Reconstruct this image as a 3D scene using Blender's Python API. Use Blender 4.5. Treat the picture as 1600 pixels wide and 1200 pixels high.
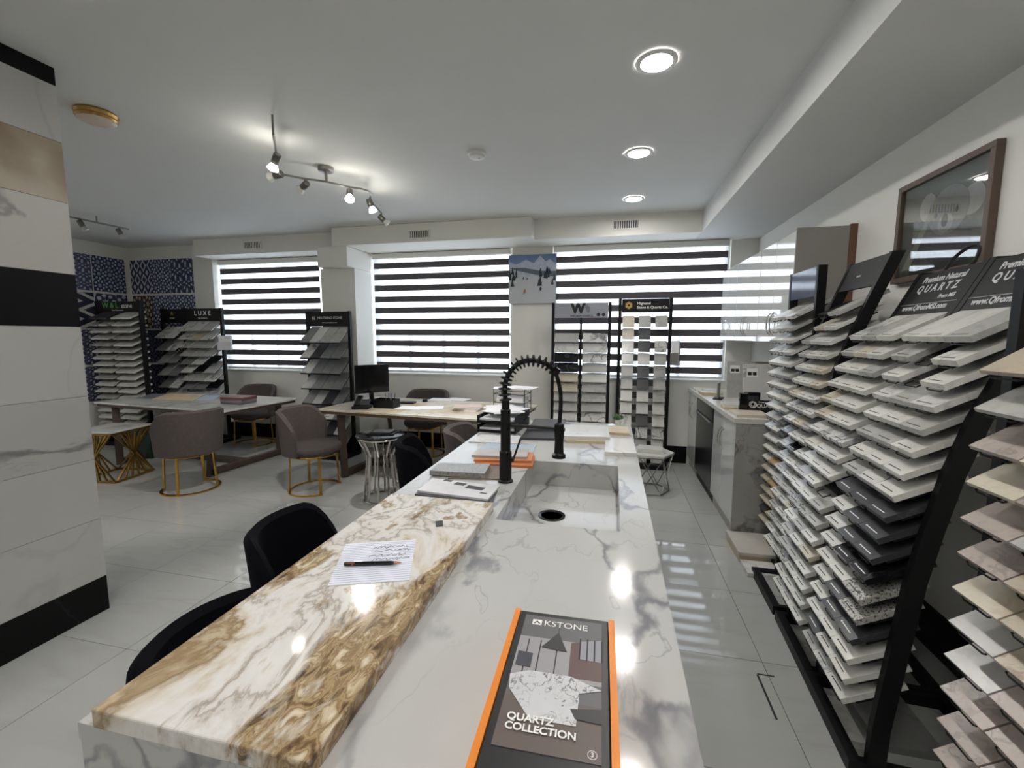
import bpy, math, random
from mathutils import Matrix, Vector
random.seed(7)
S = bpy.context.scene
for o in list(bpy.data.objects): bpy.data.objects.remove(o)
COL = S.collection
R = math.radians
PI = math.pi

# ------------------------------------------------------------------ camera
FPX, EYE = 685.5, 1.55
YAW, PITCH, ROLL = R(12.716), R(-6.270), R(0.182)
fwd = Vector((-math.sin(YAW)*math.cos(PITCH), math.cos(YAW)*math.cos(PITCH), math.sin(PITCH)))
rgt0 = Vector((math.cos(YAW), math.sin(YAW), 0)); up0 = rgt0.cross(fwd)
rgt = rgt0*math.cos(ROLL)+up0*math.sin(ROLL); upv = -rgt0*math.sin(ROLL)+up0*math.cos(ROLL)
CAM = Vector((0, 0, EYE))
cd = bpy.data.cameras.new('camera'); cd.sensor_width = 36; cd.lens = FPX*36/1600; cd.clip_start = .02
co = bpy.data.objects.new('camera', cd); COL.objects.link(co); S.camera = co
m3 = Matrix((rgt, upv, -fwd)).transposed(); co.matrix_world = Matrix.Translation(CAM) @ m3.to_4x4()
def ray(x, y): return rgt*((x-800)/FPX) - upv*((y-600)/FPX) + fwd
def onz(x, y, z): d = ray(x, y); return CAM+d*((z-EYE)/d.z)      # photo pixel on a horizontal surface
def ony(x, y, Y): d = ray(x, y); return CAM+d*(Y/d.y)
def onx(x, y, X): d = ray(x, y); return CAM+d*(X/d.x)

# ------------------------------------------------------------------ world / exposure
W = bpy.data.worlds.new('world'); S.world = W; W.use_nodes = True
bg = W.node_tree.nodes['Background']; bg.inputs[0].default_value = (.93, .96, 1, 1); bg.inputs[1].default_value = 1.05
S.view_settings.view_transform = 'Standard'; S.view_settings.look = 'None'; S.view_settings.gamma = 1
S.view_settings.use_curve_mapping = False; S.view_settings.exposure = 2.42
DOWNLIGHT = 34.0
SPOTBULB = 12.0
def portal(x0, x1, z0, z1, y):
    l = bpy.data.lights.new('window_portal', 'AREA'); l.shape = 'RECTANGLE'; l.size = x1-x0; l.size_y = z1-z0
    l.cycles.is_portal = True
    o = bpy.data.objects.new('window_portal', l); COL.objects.link(o); o.location = ((x0+x1)/2, y, (z0+z1)/2); o.rotation_euler = (R(-90), 0, 0)
WINDOWS = [(-5.75, -4.0), (-3.22, -1.25), (-.74, 1.31)]
for a, b in WINDOWS: portal(a, b, 1.03, 2.64, 5.70)

# ------------------------------------------------------------------ materials
def lin(c): return tuple(((v/255)/12.92 if v/255 <= .04045 else ((v/255+.055)/1.055)**2.4) for v in c)+(1,)
MATS = {}
def newmat(name):
    m = bpy.data.materials.new(name); m.use_nodes = True; nt = m.node_tree
    return m, nt, nt.nodes['Principled BSDF']
def P(name, c, rough=.5, metal=0, var=.06, scale=18, bump=0, spec=.5, coat=0):
    if name in MATS: return MATS[name]
    m, nt, b = newmat(name); N = nt.nodes.new; L = nt.links.new
    tc = N('ShaderNodeTexCoord'); n = N('ShaderNodeTexNoise'); n.inputs['Scale'].default_value = scale; n.inputs['Detail'].default_value = 4
    L(tc.outputs['Object'], n.inputs['Vector'])
    mx = N('ShaderNodeMix'); mx.data_type = 'RGBA'; k = lin(c)
    mx.inputs[6].default_value = tuple(v*(1-var) for v in k[:3])+(1,); mx.inputs[7].default_value = tuple(min(1, v*(1+var)) for v in k[:3])+(1,)
    L(n.outputs['Fac'], mx.inputs[0]); L(mx.outputs[2], b.inputs['Base Color'])
    b.inputs['Roughness'].default_value = rough; b.inputs['Metallic'].default_value = metal; b.inputs['Specular IOR Level'].default_value = spec
    b.inputs['Coat Weight'].default_value = coat
    if bump:
        bp = N('ShaderNodeBump'); bp.inputs['Strength'].default_value = bump; bp.inputs['Distance'].default_value = .004
        L(n.outputs['Fac'], bp.inputs['Height']); L(bp.outputs[0], b.inputs['Normal'])
    MATS[name] = m; return m
def marble(name, base, vein, scale=2.2, width=.03, rough=.15, strength=.8, warp=.5, rand=True, stretch=(1, 1, 1), rot=0, speck=None, tint=None):
    if name in MATS: return MATS[name]
    m, nt, b = newmat(name); N = nt.nodes.new; L = nt.links.new
    tc = N('ShaderNodeTexCoord'); mp = N('ShaderNodeMapping'); mp.inputs['Scale'].default_value = stretch; mp.inputs['Rotation'].default_value = (0, 0, rot)
    L(tc.outputs['Object'], mp.inputs['Vector']); v = mp.outputs[0]
    if rand:
        oi = N('ShaderNodeObjectInfo'); mu = N('ShaderNodeMath'); mu.operation = 'MULTIPLY'; mu.inputs[1].default_value = 37
        L(oi.outputs['Random'], mu.inputs[0]); ad = N('ShaderNodeVectorMath'); ad.operation = 'ADD'
        L(v, ad.inputs[0]); L(mu.outputs[0], ad.inputs[1]); v = ad.outputs[0]
    na = N('ShaderNodeTexNoise'); na.inputs['Scale'].default_value = scale*1.6; na.inputs['Detail'].default_value = 5; L(v, na.inputs['Vector'])
    s1 = N('ShaderNodeVectorMath'); s1.operation = 'MULTIPLY_ADD'; L(na.outputs['Color'], s1.inputs[0])
    s1.inputs[1].default_value = (warp,)*3; L(v, s1.inputs[2])
    def ridge(sc, w, st):
        nb = N('ShaderNodeTexNoise'); nb.inputs['Scale'].default_value = sc; nb.inputs['Detail'].default_value = 2; L(s1.outputs[0], nb.inputs['Vector'])
        a = N('ShaderNodeMath'); a.operation = 'SUBTRACT'; a.inputs[1].default_value = .5; L(nb.outputs['Fac'], a.inputs[0])
        c = N('ShaderNodeMath'); c.operation = 'ABSOLUTE'; L(a.outputs[0], c.inputs[0])
        r = N('ShaderNodeMapRange'); r.inputs['From Min'].default_value = 0; r.inputs['From Max'].default_value = w
        r.inputs['To Min'].default_value = st; r.inputs['To Max'].default_value = 0; r.interpolation_type = 'SMOOTHSTEP'; L(c.outputs[0], r.inputs[0])
        return r.outputs[0]
    r1 = ridge(scale*.55, width, strength); r2 = ridge(scale*1.5, width*.7, strength*.45)
    mk = N('ShaderNodeTexNoise'); mk.inputs['Scale'].default_value = scale*.9; L(v, mk.inputs['Vector'])
    mr = N('ShaderNodeMapRange'); mr.inputs['From Min'].default_value = .42; mr.inputs['From Max'].default_value = .62; L(mk.outputs['Fac'], mr.inputs[0])
    m2 = N('ShaderNodeMath'); m2.operation = 'MULTIPLY'; L(r2, m2.inputs[0]); L(mr.outputs[0], m2.inputs[1])
    m1 = N('ShaderNodeMath'); m1.operation = 'MULTIPLY'; L(r1, m1.inputs[0])
    mr2 = N('ShaderNodeMapRange'); mr2.inputs['From Min'].default_value = .35; mr2.inputs['From Max'].default_value = .55; mr2.inputs['To Min'].default_value = .15; L(mk.outputs['Fac'], mr2.inputs[0]); L(mr2.outputs[0], m1.inputs[1])
    mxm = N('ShaderNodeMath'); mxm.operation = 'MAXIMUM'; L(m1.outputs[0], mxm.inputs[0]); L(m2.outputs[0], mxm.inputs[1])
    cl = N('ShaderNodeMix'); cl.data_type = 'RGBA'; k = lin(base); cl.inputs[6].default_value = k; cl.inputs[7].default_value = lin(tint) if tint else tuple(x*.86 for x in k[:3])+(1,)
    L(na.outputs['Fac'], cl.inputs[0])
    mx = N('ShaderNodeMix'); mx.data_type = 'RGBA'; L(cl.outputs[2], mx.inputs[6]); mx.inputs[7].default_value = lin(vein); L(mxm.outputs[0], mx.inputs[0])
    out = mx.outputs[2]
    if speck:
        vo = N('ShaderNodeTexNoise'); vo.inputs['Scale'].default_value = 130; vo.inputs['Detail'].default_value = 1; L(v, vo.inputs['Vector'])
        rr = N('ShaderNodeMapRange'); rr.inputs['From Min'].default_value = .56; rr.inputs['From Max'].default_value = .62; L(vo.outputs['Fac'], rr.inputs[0])
        m4 = N('ShaderNodeMix'); m4.data_type = 'RGBA'; L(out, m4.inputs[6]); m4.inputs[7].default_value = lin(speck); L(rr.outputs[0], m4.inputs[0]); out = m4.outputs[2]
    L(out, b.inputs['Base Color']); b.inputs['Roughness'].default_value = rough
    MATS[name] = m; return m
def ramped(name, stops, scale, stretch=(1, 1, 1), rot=0, detail=8, dist=1.2, rough=.1, vein=None):
    if name in MATS: return MATS[name]
    m, nt, b = newmat(name); N = nt.nodes.new; L = nt.links.new
    tc = N('ShaderNodeTexCoord'); m0 = N('ShaderNodeMapping'); m0.inputs['Rotation'].default_value = (0, 0, rot); L(tc.outputs['Object'], m0.inputs['Vector'])
    mp = N('ShaderNodeMapping'); mp.inputs['Scale'].default_value = stretch; L(m0.outputs[0], mp.inputs['Vector'])
    n = N('ShaderNodeTexNoise'); n.inputs['Scale'].default_value = scale; n.inputs['Detail'].default_value = detail; n.inputs['Roughness'].default_value = .58; n.inputs['Distortion'].default_value = dist
    L(mp.outputs[0], n.inputs['Vector'])
    cr = N('ShaderNodeValToRGB'); L(n.outputs['Fac'], cr.inputs[0]); e = cr.color_ramp.elements
    e[0].position = stops[0][0]; e[0].color = lin(stops[0][1]); e[1].position = stops[-1][0]; e[1].color = lin(stops[-1][1])
    for p, c in stops[1:-1]: q = e.new(p); q.color = lin(c)
    L(cr.outputs[0], b.inputs['Base Color']); b.inputs['Roughness'].default_value = rough
    MATS[name] = m; return m
def emis(name, c, st):
    if name in MATS: return MATS[name]
    m, nt, b = newmat(name); b.inputs['Base Color'].default_value = lin(c); b.inputs['Emission Color'].default_value = lin(c); b.inputs['Emission Strength'].default_value = st
    MATS[name] = m; return m
def fabric_sheer():
    m, nt, b = newmat('sheer_fabric'); N = nt.nodes.new; L = nt.links.new
    t = N('ShaderNodeBsdfTransparent'); t.inputs[0].default_value = (.9, .92, .95, 1); tl = N('ShaderNodeBsdfTranslucent'); tl.inputs[0].default_value = (.86, .88, .9, 1)
    d = N('ShaderNodeBsdfDiffuse'); d.inputs[0].default_value = (.8, .8, .8, 1)
    n = N('ShaderNodeTexNoise'); n.inputs['Scale'].default_value = 90
    mr = N('ShaderNodeMapRange'); mr.inputs['To Min'].default_value = .66; mr.inputs['To Max'].default_value = .78; L(n.outputs['Fac'], mr.inputs[0])
    x = N('ShaderNodeMixShader'); x.inputs[0].default_value = .25; L(tl.outputs[0], x.inputs[1]); L(d.outputs[0], x.inputs[2])
    y = N('ShaderNodeMixShader'); L(mr.outputs[0], y.inputs[0]); L(x.outputs[0], y.inputs[1]); L(t.outputs[0], y.inputs[2])
    L(y.outputs[0], nt.nodes['Material Output'].inputs[0]); return m
def pane_glass(name='pane_glass', tint=(.95, .97, .98), mixf=.08):
    if name in MATS: return MATS[name]
    m, nt, b = newmat(name); N = nt.nodes.new; L = nt.links.new
    t = N('ShaderNodeBsdfTransparent'); t.inputs[0].default_value = tint+(1,); g = N('ShaderNodeBsdfGlossy'); g.inputs['Roughness'].default_value = .02
    x = N('ShaderNodeMixShader'); x.inputs[0].default_value = mixf; L(t.outputs[0], x.inputs[1]); L(g.outputs[0], x.inputs[2])
    L(x.outputs[0], nt.nodes['Material Output'].inputs[0]); MATS[name] = m; return m
def tilework(name, kind, sc, dark, light):
    # printed majolica pattern: radial / lattice figures repeated on a grid
    m, nt, b = newmat(name); N = nt.nodes.new; L = nt.links.new
    tc = N('ShaderNodeTexCoord'); sep = N('ShaderNodeSeparateXYZ'); L(tc.outputs['Generated'], sep.inputs[0])
    def M(op, a, bb=None):
        q = N('ShaderNodeMath'); q.operation = op
        for i, s in enumerate((a, bb)):
            if s is None: continue
            if isinstance(s, (int, float)): q.inputs[i].default_value = s
            else: L(s, q.inputs[i])
        return q.outputs[0]
    ax, az = ('X', 'Z') if kind[0] == 'x' else ('Y', 'Z')
    nx, nz = sc
    u = M('SUBTRACT', M('FRACT', M('MULTIPLY', sep.outputs[ax], nx)), .5); v = M('SUBTRACT', M('FRACT', M('MULTIPLY', sep.outputs[az], nz)), .5)
    r = M('SQRT', M('ADD', M('MULTIPLY', u, u), M('MULTIPLY', v, v))); th = M('ARCTAN2', v, u)
    k = kind[1]
    if k == 'r': w = M('ADD', M('SINE', M('MULTIPLY', r, 20)), M('MULTIPLY', M('SINE', M('MULTIPLY', th, 8)), 1.1))
    elif k == 'd': w = M('SINE', M('MULTIPLY', M('ADD', M('ABSOLUTE', u), M('MULTIPLY', M('ABSOLUTE', v), 1.0)), 12.5))
    else: w = M('MULTIPLY', M('SINE', M('MULTIPLY', u, 14)), M('SINE', M('ADD', M('MULTIPLY', v, 14), M('MULTIPLY', r, 8))))
    n = N('ShaderNodeTexNoise'); n.inputs['Scale'].default_value = 28; L(tc.outputs['Generated'], n.inputs['Vector'])
    w = M('ADD', w, M('MULTIPLY', M('SUBTRACT', n.outputs['Fac'], .5), 1.2))
    mr = N('ShaderNodeMapRange'); mr.inputs['From Min'].default_value = .25; mr.inputs['From Max'].default_value = .6; L(w, mr.inputs[0])
    mx = N('ShaderNodeMix'); mx.data_type = 'RGBA'; mx.inputs[6].default_value = lin(dark); mx.inputs[7].default_value = lin(light); L(mr.outputs[0], mx.inputs[0])
    L(mx.outputs[2], b.inputs['Base Color']); b.inputs['Roughness'].default_value = .35; MATS[name] = m; return m

wallp = P('wall_paint', (230, 229, 223), .6, var=.03, scale=6)
ceilp = P('ceiling_paint', (212, 213, 212), .7, var=.03, scale=4)
blackm = P('black_metal', (11, 11, 13), .5, var=.1, spec=.3)
blackg = P('black_gloss', (14, 14, 16), .12, var=.05)
blacktile = marble('black_tile', (9, 9, 10), (50, 50, 52), 1.5, .006, .3, .4)
blacktile.node_tree.nodes['Principled BSDF'].inputs['Specular IOR Level'].default_value = .2
white = P('white_plastic', (228, 228, 226), .4, var=.02)
gold = P('gold_metal', (205, 160, 80), .22, 1, .04)
chrome = P('chrome', (205, 200, 195), .12, 1, .03)
steel = P('steel', (150, 148, 145), .35, 1, .05)
cream_white = P('white_print', (235, 235, 232), .5, var=.01)
paper = P('paper', (232, 232, 236), .7, var=.02)
ink = P('ink', (25, 25, 28), .6, var=.02)

# ------------------------------------------------------------------ mesh helpers
class MB:
    def __init__(s): s.v = []; s.f = []; s.M = Matrix()
    def at(s, M): s.M = M; return s
    def add(s, vs, fs):
        n = len(s.v); s.v += [tuple(s.M @ Vector(p)) for p in vs]; s.f += [tuple(i+n for i in f) for f in fs]; return s
    def box(s, x0, x1, y0, y1, z0, z1):
        return s.add([(x, y, z) for z in (z0, z1) for y in (y0, y1) for x in (x0, x1)],
                     [(0, 2, 3, 1), (4, 5, 7, 6), (0, 1, 5, 4), (2, 6, 7, 3), (0, 4, 6, 2), (1, 3, 7, 5)])
    def prism(s, pts, z0, z1):
        a = sum(pts[i][0]*pts[(i+1) % len(pts)][1]-pts[(i+1) % len(pts)][0]*pts[i][1] for i in range(len(pts)))
        if a < 0: pts = pts[::-1]
        n = len(pts)
        return s.add([(p[0], p[1], z0) for p in pts]+[(p[0], p[1], z1) for p in pts],
                     [tuple(range(n))[::-1], tuple(range(n, 2*n))]+[(i, (i+1) % n, n+(i+1) % n, n+i) for i in range(n)])
    def loft(s, rings, caps=True, closed=True):
        n = len(rings[0]); vs = [p for r in rings for p in r]; fs = []
        for k in range(len(rings)-1):
            for i in range(n if closed else n-1):
                j = (i+1) % n; fs.append((k*n+i, k*n+j, (k+1)*n+j, (k+1)*n+i))
        if caps: fs += [tuple(range(n))[::-1], tuple(range((len(rings)-1)*n, len(rings)*n))]
        return s.add(vs, fs)
    def lathe(s, prof, n=24):
        return s.loft([[(r*math.cos(2*PI*i/n), r*math.sin(2*PI*i/n), z) for i in range(n)] for r, z in prof])
    def tube(s, pts, r, n=6, closed=False):
        pts = [Vector(p) for p in pts]; rings = []; N = len(pts); prev = None
        for i, p in enumerate(pts):
            a = pts[(i-1) % N] if (i or closed) else p; b = pts[(i+1) % N] if (i < N-1 or closed) else p
            t = (b-a).normalized()
            if prev is None: u = t.orthogonal().normalized()
            else: u = (prev-t*prev.dot(t)).normalized()
            prev = u; w = t.cross(u); rr = r[i] if isinstance(r, (list, tuple)) else r
            rings.append([p+u*rr*math.cos(2*PI*k/n)+w*rr*math.sin(2*PI*k/n) for k in range(n)])
        if closed: rings.append(rings[0])
        return s.loft(rings, caps=not closed)
    def bar(s, a, b, w, d=None):
        a = Vector(a); b = Vector(b); t = (b-a).normalized(); u = t.cross(Vector((0, 0, 1)))
        u = u.normalized() if u.length > .01 else Vector((1, 0, 0)); v = t.cross(u); d = d or w
        return s.loft([[p+u*w/2*i+v*d/2*j for i, j in ((-1, -1), (1, -1), (1, 1), (-1, 1))] for p in (a, b)])
    def mesh(s, name, mat, smooth=False):
        me = bpy.data.meshes.new(name); me.from_pydata(s.v, [], s.f); me.materials.append(mat)
        if smooth: me.shade_smooth()
        me.update(); return me
    def build(s, name, mat, parent=None, smooth=False, bevel=0):
        return link(name, s.mesh(name, mat, smooth), parent, bevel=bevel, smooth=smooth)
def link(name, me, parent=None, M=None, bevel=0, smooth=False):
    o = bpy.data.objects.new(name, me); COL.objects.link(o)
    if parent: o.parent = parent
    if M is not None: o.matrix_basis = M
    if smooth: 
        md = o.modifiers.new('edge', 'EDGE_SPLIT'); md.split_angle = R(40)
    if bevel: md = o.modifiers.new('bevel', 'BEVEL'); md.width = bevel; md.segments = 2; md.limit_method = 'ANGLE'
    return o
def tag(o, label, cat, group=None):
    o['label'] = label; o['category'] = cat
    if group: o['group'] = group
    return o
def thing(name, label, cat, loc=(0, 0, 0), rz=0, group=None):
    o = bpy.data.objects.new(name, None); COL.objects.link(o); o.empty_display_size = .1; o.location = loc; o.rotation_euler = (0, 0, rz)
    return tag(o, label, cat, group)
def struct(o): o['kind'] = 'structure'; return o
def sgroup(name): o = bpy.data.objects.new(name, None); COL.objects.link(o); o['kind'] = 'structure'; return o
def copy_tree(o, parent=None):
    c = o.copy(); COL.objects.link(c)
    if parent: c.parent = parent
    for ch in list(o.children): copy_tree(ch, c)
    return c
def rectM(o, right, up):          # matrix with x=right, y=up, z=normal
    r = Vector(right).normalized(); u = Vector(up).normalized(); n = r.cross(u)
    return Matrix.Translation(o) @ Matrix((r, u, n)).transposed().to_4x4()
def lettering(body, size, M, mat, parent, align='CENTER', name='lettering', sx=1, bold=0):
    cu = bpy.data.curves.new(name, 'FONT'); cu.body = body; cu.size = size; cu.align_x = align; cu.align_y = 'CENTER'; cu.extrude = .0004; cu.offset = bold; cu.resolution_u = 3
    t = bpy.data.objects.new(name, cu); COL.objects.link(t); bpy.context.view_layer.update()
    me = bpy.data.meshes.new_from_object(t.evaluated_get(bpy.context.evaluated_depsgraph_get())); bpy.data.objects.remove(t)
    me.materials.clear(); me.materials.append(mat)
    return link(name, me, parent, M @ Matrix.Diagonal((sx, 1, 1, 1)))
def flat(name, label, cat, px, z0, t, mat, group=None, bevel=0):     # a flat thing lying on a surface, outlined at its top
    pts = [onz(u, v, z0+t) for u, v in px]; c = sum(pts, Vector())/len(pts)
    o = MB().prism([(p.x-c.x, p.y-c.y) for p in pts], 0, t).build(name, mat, bevel=bevel); o.location = (c.x, c.y, z0)
    return tag(o, label, cat, group)

# ------------------------------------------------------------------ the room
CEIL, SOF, XR, YB, XL, YTILE = 2.87, 2.65, 1.60, 5.60, -7.30, 5.46
grout = P('grout', (86, 86, 84), .8)
floor = struct(MB().box(XL-.1, XR+.1, -3.1, YB+.1, -.10, -.004).build('floor', grout))
tile_m = marble('porcelain_floor', (180, 181, 178), (158, 158, 156), 2.0, .03, .04, .35, .5, stretch=(.5, 2.2, 1))
tme = MB().box(-.3035, .3035, -.3035, .3035, -.012, 0).mesh('tile', tile_m)
for i in range(-13, 2):
    for j in range(-9, 6):
        cx, cy = .745+.61*(i+.5), 2.16+.61*(j+.5)
        if XL-.3 < cx < XR+.3 and -3.2 < cy < YB+.25:
            o = link('tile', tme, floor); o.location = (cx, cy, 0)
struct(MB().box(XL-.1, XR+.1, -3.1, YB+.2, CEIL, CEIL+.12).build('ceiling', ceilp))
struct(MB().box(XR, XR+.15, -3.1, YB+.15, 0, CEIL).build('wall_right', wallp))
WALL_LEFT = struct(MB().box(XL-.15, XL, -3.1, YB+.15, 0, CEIL).build('wall_left', wallp))
struct(MB().box(XL, XR, -3.15, -3.0, 0, CEIL).build('wall_front', wallp))
wb = MB().box(-5.75, XR, YB, YB+.15, 0, 1.02).box(-5.75, XR, YB, YB+.15, 2.645, CEIL)
for a, b in ((-4.0, -3.22), (-1.25, -.74), (1.31, XR)): wb.box(a, b, YB, YB+.15, 1.02, 2.645)
wb.box(XL, -5.75, YTILE, YB+.15, 0, CEIL)
wb.box(-3.71, -3.22, 5.13, YB, 0, 2.40).box(-1.25, -.74, 5.54, YB, 0, SOF)
WALL_BACK = struct(wb.build('wall_back', wallp))
struct(MB().box(.90, XR, -3.0, YB, SOF, CEIL).build('trim_1', ceilp))
struct(MB().box(-.90, .90, 5.12, YB, SOF, CEIL).build('trim_2', wallp))
struct(MB().box(-3.42, -.90, 4.96, YB, SOF, CEIL).box(-3.64, -3.22, 4.975, YB, 2.40, SOF).build('trim_3', wallp, bevel=.012))
struct(MB().box(-5.75, -3.42, 5.18, YB, SOF, CEIL).build('trim_4', wallp))
struct(MB().box(-5.75, -3.72, YB-.015, YB, 0, .21).box(-3.72, -3.21, 5.115, 5.13, 0, .21).box(-3.21, .93, YB-.015, YB, 0, .21).build('baseboard_back', blacktile))
struct(MB().box(XR-.015, XR, -3, 3.5, 0, .21).build('baseboard_right', blacktile))
# windows
frame_m = P('window_frame', (225, 227, 228), .4, var=.02)
for k, (a, b) in enumerate(WINDOWS):
    w = sgroup('window_%d' % (k+1)); w.location = (a, YB+.07, 1.02); wd = b-a; ht = 1.625
    MB().box(0, wd, -.02, .05, 0, .05).box(0, wd, -.02, .05, ht-.05, ht).box(0, .05, -.02, .05, .05, ht-.05).box(wd-.05, wd, -.02, .05, .05, ht-.05).build('window_frame', frame_m, w)
    MB().box(.05, wd-.05, -.015, .04, .53, .57).build('transom', frame_m, w)
    MB().box(.05, wd-.05, -.01, .03, .12, .135).build('sash_rail', frame_m, w)
    n = 4; xs = [wd*(i+1)/n for i in range(n-1)]
    for x in xs: MB().box(x-.022, x+.022, -.012, .035, .05, .53).build('mullion', frame_m, w)
    e = [.05]+xs+[wd-.05]
    for i in range(n): MB().box(e[i]+.022*(i > 0), e[i+1]-.022*(i < n-1), .008, .012, .05, .53).build('pane', pane_glass(), w)
    MB().box(.05, wd-.05, .008, .012, .57, ht-.05).build('pane', pane_glass(), w)
    MB().box(-.01, wd+.01, -.10, -.02, -.005, .015).build('window_sill', frame_m, w)
sheer = fabric_sheer(); dark_band = P('blind_band', (84, 80, 84), .85, var=.25, scale=60, bump=.3)
blind_labels = ['dark striped zebra blind left of the angled pillar', 'dark striped zebra blind between the pillar and the ski painting', 'dark striped zebra blind behind the two sample racks beside the cabinets']
for k, (a, b) in enumerate(WINDOWS):
    t = thing('zebra_blind', blind_labels[k], 'blind', (0, 5.555, 0), group='zebra blinds'); x0, x1 = a+.02, b-.03
    MB().box(x0, x1, -.035, .035, 2.575, 2.645).build('headrail', wallp, t, bevel=.01)
    z = 2.575; top = 2.525
    for i in range(10):
        d1 = top-.149*i; d0 = d1-.078
        MB().box(x0+.01, x1-.01, .004, .0055, d1, z).build('sheer_band', sheer, t)
        MB().box(x0+.01, x1-.01, .002, .0045, d0, d1).build('dark_band', dark_band, t)
        z = d0
    MB().box(x0+.01, x1-.01, .004, .0055, 1.075, z).build('sheer_band', sheer, t)
    MB().box(x0+.005, x1-.005, -.006, .012, 1.055, 1.075).build('bottom_rail', white, t)
# vents on the bulkhead
ventm = P('vent_dark', (45, 45, 45), .7)
for (u, v, Y, sx, lab) in ((978, 351, 5.12, .26, 'white air vent grille above the window nearest the cabinets'), (655, 366, 4.96, .25, 'white air vent grille above the middle window'), (395, 383, 5.18, .27, 'white air vent grille above the window by the blue tiles')):
    p = ony(u, v, Y); t = thing('air_vent', lab, 'vent', (p.x, Y-.001, p.z), group='bulkhead air vents')
    MB().box(-sx/2, sx/2, -.004, 0, -.04, .04).build('backing', ventm, t)
    MB().box(-sx/2-.015, sx/2+.015, -.012, 0, .04, .052).box(-sx/2-.015, sx/2+.015, -.012, 0, -.052, -.04).box(-sx/2-.015, -sx/2, -.012, 0, -.04, .04).box(sx/2, sx/2+.015, -.012, 0, -.04, .04).build('frame', wallp, t)
    for i in range(11): x = -sx/2+sx*(i+.5)/11; MB().box(x-.005, x+.005, -.010, -.002, -.04, .04).build('louver', wallp, t)
# column clad in sample panels
colm = struct(MB().box(-3.30, -2.76, .25, 1.775, 0, CEIL).build('wall_column', P('column_core', (170, 168, 162), .6)))
pan = [marble('panel_a', (192, 191, 187), (160, 158, 156), 1.2, .006, .3, .35), marble('panel_vein', (186, 185, 182), (112, 110, 110), 1.6, .010, .25, .8, stretch=(1, .6, 2)),
       marble('panel_beige', (190, 178, 160), (122, 96, 68), 1.1, .10, .22, .7, 1.0), marble('panel_line', (196, 192, 188), (72, 72, 76), 1.1, .005, .25, .95)]
for z0, z1, m in ((0, .20, blacktile), (.20, .535, pan[0]), (.535, .87, pan[0]), (.87, 1.22, pan[1]), (1.22, 1.59, pan[0]), (1.59, 1.86, blacktile), (1.86, 2.22, pan[3]), (2.22, 2.515, pan[2]), (2.515, 2.785, pan[0]), (2.785, CEIL, blacktile)):
    MB().box(-2.76, -2.75, .25, 1.785, z0+.001, z1-.001).box(-3.30, -2.76, 1.775, 1.785, z0+.001, z1-.001).build('panel', m, colm)

# ------------------------------------------------------------------ ceiling fittings
glow = emis('lamp_glow', (255, 252, 247), DOWNLIGHT)
def downlight(x, y, lab):
    t = thing('downlight', lab, 'light', (x, y, CEIL-.001), group='recessed ceiling downlights')
    o = MB(); n = 28
    o.loft([[(r*math.cos(2*PI*i/n), r*math.sin(2*PI*i/n), z) for i in range(n)] for r, z in ((.098, 0), (.098, -.006), (.088, -.012), (.074, -.010), (.070, -.002))], caps=False).build('trim_ring', white, t, smooth=True)
    MB().lathe([(.072, -.004), (.072, -.0015)], n).build('lens', glow, t)
downlight(.175, 2.37, 'largest lit recessed downlight, nearest the camera above the island')
downlight(.155, 3.45, 'middle of the three lit recessed downlights above the island')
downlight(.17, 4.55, 'smallest lit recessed downlight, close to the window bulkhead')
for x, y in ((.17, 1.29), (.17, .21), (.17, -.87), (-1.7, .5), (-1.7, -.9), (-1.7, -2.2), (-4.6, 1.4), (-4.6, -.2), (-4.6, -1.8), (-6.3, 2.3), (-6.3, .6)):  # extra unseen downlights, added to brighten walls, column and floor
    downlight(x, y, 'lit recessed downlight added out of view to brighten the room')
p = onz(745, 239, CEIL); t = thing('smoke_detector', 'small round white smoke detector on the ceiling', 'detector', (p.x, p.y, CEIL-.001))
MB().lathe([(.068, 0), (.068, -.012), (.062, -.016)], 28).build('base', white, t, smooth=True)
MB().lathe([(.056, -.016), (.054, -.032), (.035, -.040), (.001, -.041)], 28).build('cover', white, t, smooth=True)
MB().lathe([(.006, -.040), (.005, -.043)], 10).build('indicator', P('grey_lens', (150, 160, 170), .3), t).location = (.02, -.01, 0)
p = onz(150, 176, CEIL); t = thing('ceiling_lamp', 'round brass rimmed flush ceiling lamp beside the tiled column', 'light', (p.x, p.y, CEIL-.001))
brass = P('brass', (190, 150, 90), .25, 1)
MB().lathe([(.10, 0), (.105, -.010), (.098, -.025), (.101, -.034), (.094, -.045)], 32).build('rim', brass, t, smooth=True)
MB().lathe([(.093, -.045), (.085, -.052), (.05, -.059), (.001, -.061)], 32).build('diffuser', P('opal_glass', (215, 200, 185), .3), t, smooth=True)
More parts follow.
